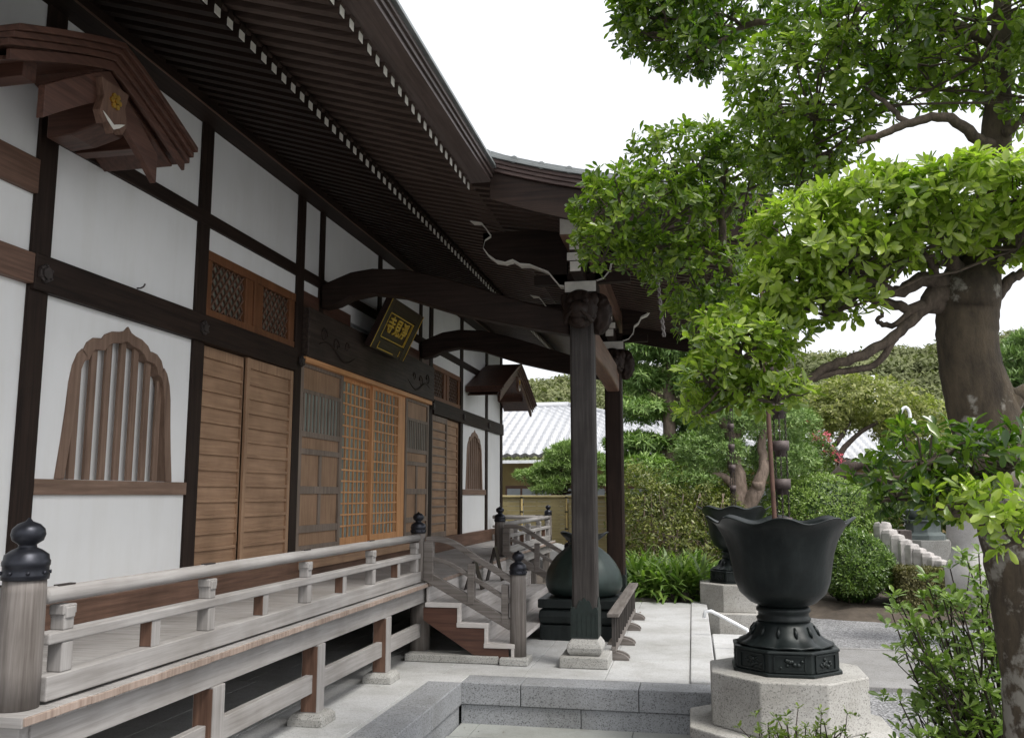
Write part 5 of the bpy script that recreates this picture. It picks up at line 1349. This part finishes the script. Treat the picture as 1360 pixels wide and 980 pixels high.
# main pad, its brighter light put into the leaf tint
crown([B(1070, 312, y-.15, 68, 42, .32), B(1175, 288, y-.2, 100, 46, .38), B(1285, 272, y-.25, 95, 42, .36), B(1380, 275, y-.2, 75, 52, .36), B(1110, 350, y-.2, 90, 34, .32), B(1048, 385, y-.15, 62, 30, .28), B(1230, 315, y-.2, 60, 26, .3), B(1095, 408, y-.2, 60, 20, .22), B(1350, 318, y-.2, 50, 22, .3)],
      1950, .058, 7, .82, inner=.08)
# lower-left hanging pad
crown([B(985, 462, y-.25, 66, 34, .26), B(1030, 445, y-.2, 46, 28, .22), B(945, 500, y-.25, 44, 24, .20), B(1030, 520, y-.3, 40, 24, .18), B(995, 430, y-.15, 56, 22, .22), B(925, 545, y-.3, 24, 10, .12), B(985, 520, y-.2, 40, 16, .18)], 500, .054, 6, .66, low=.7, inner=.3, rmin=.5)
# farther left pad, its shadow put into a darker tint
crown([B(870, 285, 5.15, 92, 52, .42), B(820, 285, 5.0, 60, 60, .34), B(905, 220, 5.2, 80, 48, .36), B(960, 250, 5.3, 60, 50, .4), B(930, 370, 5.3, 70, 46, .36), B(945, 415, 5.4, 45, 50, .3), B(1000, 200, 5.2, 60, 40, .36), B(800, 330, 5.0, 38, 30, .24), B(870, 340, 5.1, 60, 16, .3)],
      1450, .061, 7, .48, inner=.10, rmin=.68, low=.45, tw=160)
# upper right mass, dimmer light put into a lower tint
crown([B(1080, 120, y+.3, 95, 75, .42), B(1180, 60, y+.2, 105, 66, .45), B(1300, 50, y+.1, 100, 60, .42), B(1045, 185, y+.5, 58, 45, .34), B(1100, 182, y+.4, 58, 36, .34), B(1062, 232, y+.5, 52, 26, .28), B(1000, 120, y+.5, 30, 40, .2), B(1395, 95, y, 66, 70, .42), B(1240, 108, y+.3, 80, 22, .3), B(1300, 0, y, 120, 60, .45), B(1120, 30, y+.2, 90, 60, .4)],
      2250, .057, 7, .52, inner=.12, rmin=.65)
# upper left pad, shade put into a dark leaf tint
crown([B(890, 35, 5.2, 75, 36, .38), B(930, 70, 5.2, 45, 26, .28), B(960, 15, 5.3, 80, 40, .4), B(850, 10, 5.2, 40, 30, .3), B(890, -30, 5.2, 90, 40, .45)], 850, .068, 7, .35, inner=.25, rmin=.55, low=.9)
# low foliage in front, its shade painted in by a dark tint
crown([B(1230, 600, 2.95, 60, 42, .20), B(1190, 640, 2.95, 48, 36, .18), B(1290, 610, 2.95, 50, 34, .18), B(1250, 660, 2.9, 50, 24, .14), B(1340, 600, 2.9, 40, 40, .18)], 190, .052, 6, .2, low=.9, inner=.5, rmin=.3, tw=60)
crown([B(1265, 668, 2.75, 46, 20, .12), B(1320, 675, 2.7, 46, 30, .14), B(1345, 705, 2.7, 26, 24, .1)], 60, .052, 6, .75, low=.8, inner=.5, rmin=.4, tw=30)

# ================================================================== FOREGROUND SHRUBS
def fine_shrub(name, base, label, tips, n_per, size, mat, y, tint=.6):
    t_ = thing(name, base, label, 'shrub'); mb = MB(); C, A = [], []
    b0 = np.array(base, float)
    for (u, v, dy) in tips:
        e = at(u, v, y=y+dy)
        s = b0+rng.normal(0, .05, 3)*np.array([1, 1, 0]); mid = s+(e-s)*.5+rng.normal(0, .04, 3)-np.array([0, 0, .03]); 
        mb.tube(wiggle([(*s, 1), (*mid, 1), (*e, 1)], 3, .008) and [p[:3] for p in wiggle([(*s, 1), (*mid, 1), (*e, 1)], 3, .006)], list(np.linspace(.010, .003, 7)), 5)
        for q in range(n_per):
            t = rng.uniform(.5, 1.0)**.6; p = s+(e-s)*t+rng.normal(0, .055, 3); C.append(p); A.append(unit(e-s)*.6+np.array([0, 0, .6])+rng.normal(0, .35, 3))
            if q % 3 == 0: mb.tube([s+(e-s)*max(.4, t-.1), p], [.004, .002], 4)
        C.append(e); A.append(unit(e-s)*.5+np.array([0, 0, .8]))
    leaves('foliage', mat, t_, C, A, size, LEAF_NEAR, 7, .55, tint=np.full(len(C), tint), jit=.004, tv=.25)
    mb.build('stems', 'bark_dark', t_); return t_
tips = [(1190, 790, -.1), (1205, 810, .1), (1185, 815, 0), (1215, 830, -.2), (1230, 770, .1), (1250, 785, 0), (1262, 755, .1), (1285, 745, .1), (1300, 735, 0), (1310, 770, -.1), (1275, 800, -.2), (1240, 820, -.1), (1210, 850, 0), (1235, 865, -.1), (1195, 930, -.15), (1215, 935, 0), (1240, 905, -.1), (1260, 880, -.2), (1285, 860, -.1), (1300, 900, -.1), (1320, 930, 0), (1250, 950, .1), (1290, 950, -.1), (1225, 795, .2), (1295, 820, 0), (1325, 790, .1), (1335, 840, .1), (1270, 840, .1), (1218, 905, .1), (1305, 965, .05), (1330, 890, .1), (1340, 760, .2)]
fine_shrub('azalea_shrub', (at(1400, 1000, y=4.6)[0], 4.7, -.4), 'open leggy green azalea with fine dark stems at the foot of the big tree', tips, 15, .056, 'leaf_azalea', 4.6, .85)
tips = [(u, v, dy) for u, v, dy in [(1008, 968, 0), (1020, 962, .05), (1032, 972, -.05), (1045, 958, 0), (1058, 970, 0), (1070, 965, .05), (1085, 968, 0), (1095, 960, 0), (1045, 978, -.1), (1110, 972, 0), (1125, 978, 0), (1015, 980, 0), (1080, 980, -.1)]]
fine_shrub('low_shrub', (at(1065, 1100, y=4.9)[0], 4.9, -.4), 'low sprig-topped green shrub in front of the near granite base', tips, 16, .034, 'leaf_shrub', 4.9, .8)
# fallen leaves on the paving
mb_c = []
for u, v in ((616, 966), (636, 970), (668, 972), (850, 812), (842, 816)): 
    z = GZ+.02 if v > 900 else .01; p = at(u, v, z=z); mb_c.append(p)
for i, p in enumerate(mb_c):
    t_ = leaves('fallen_leaf', 'leaf_dead' if 'leaf_dead' in M else (leafmat('leaf_dead', (.08, .035, .015), (.12, .06, .03), (.2, .1, .05), .05) or 'leaf_dead'), None, [p], [(0, 0, 1)], .05, LEAF_NEAR, 1, .1, jit=0)
    tag(t_, 'small brown fallen leaf lying on the '+('lower paving' if i < 3 else 'platform near the barrier feet'), 'leaf', 'fallen brown leaves')
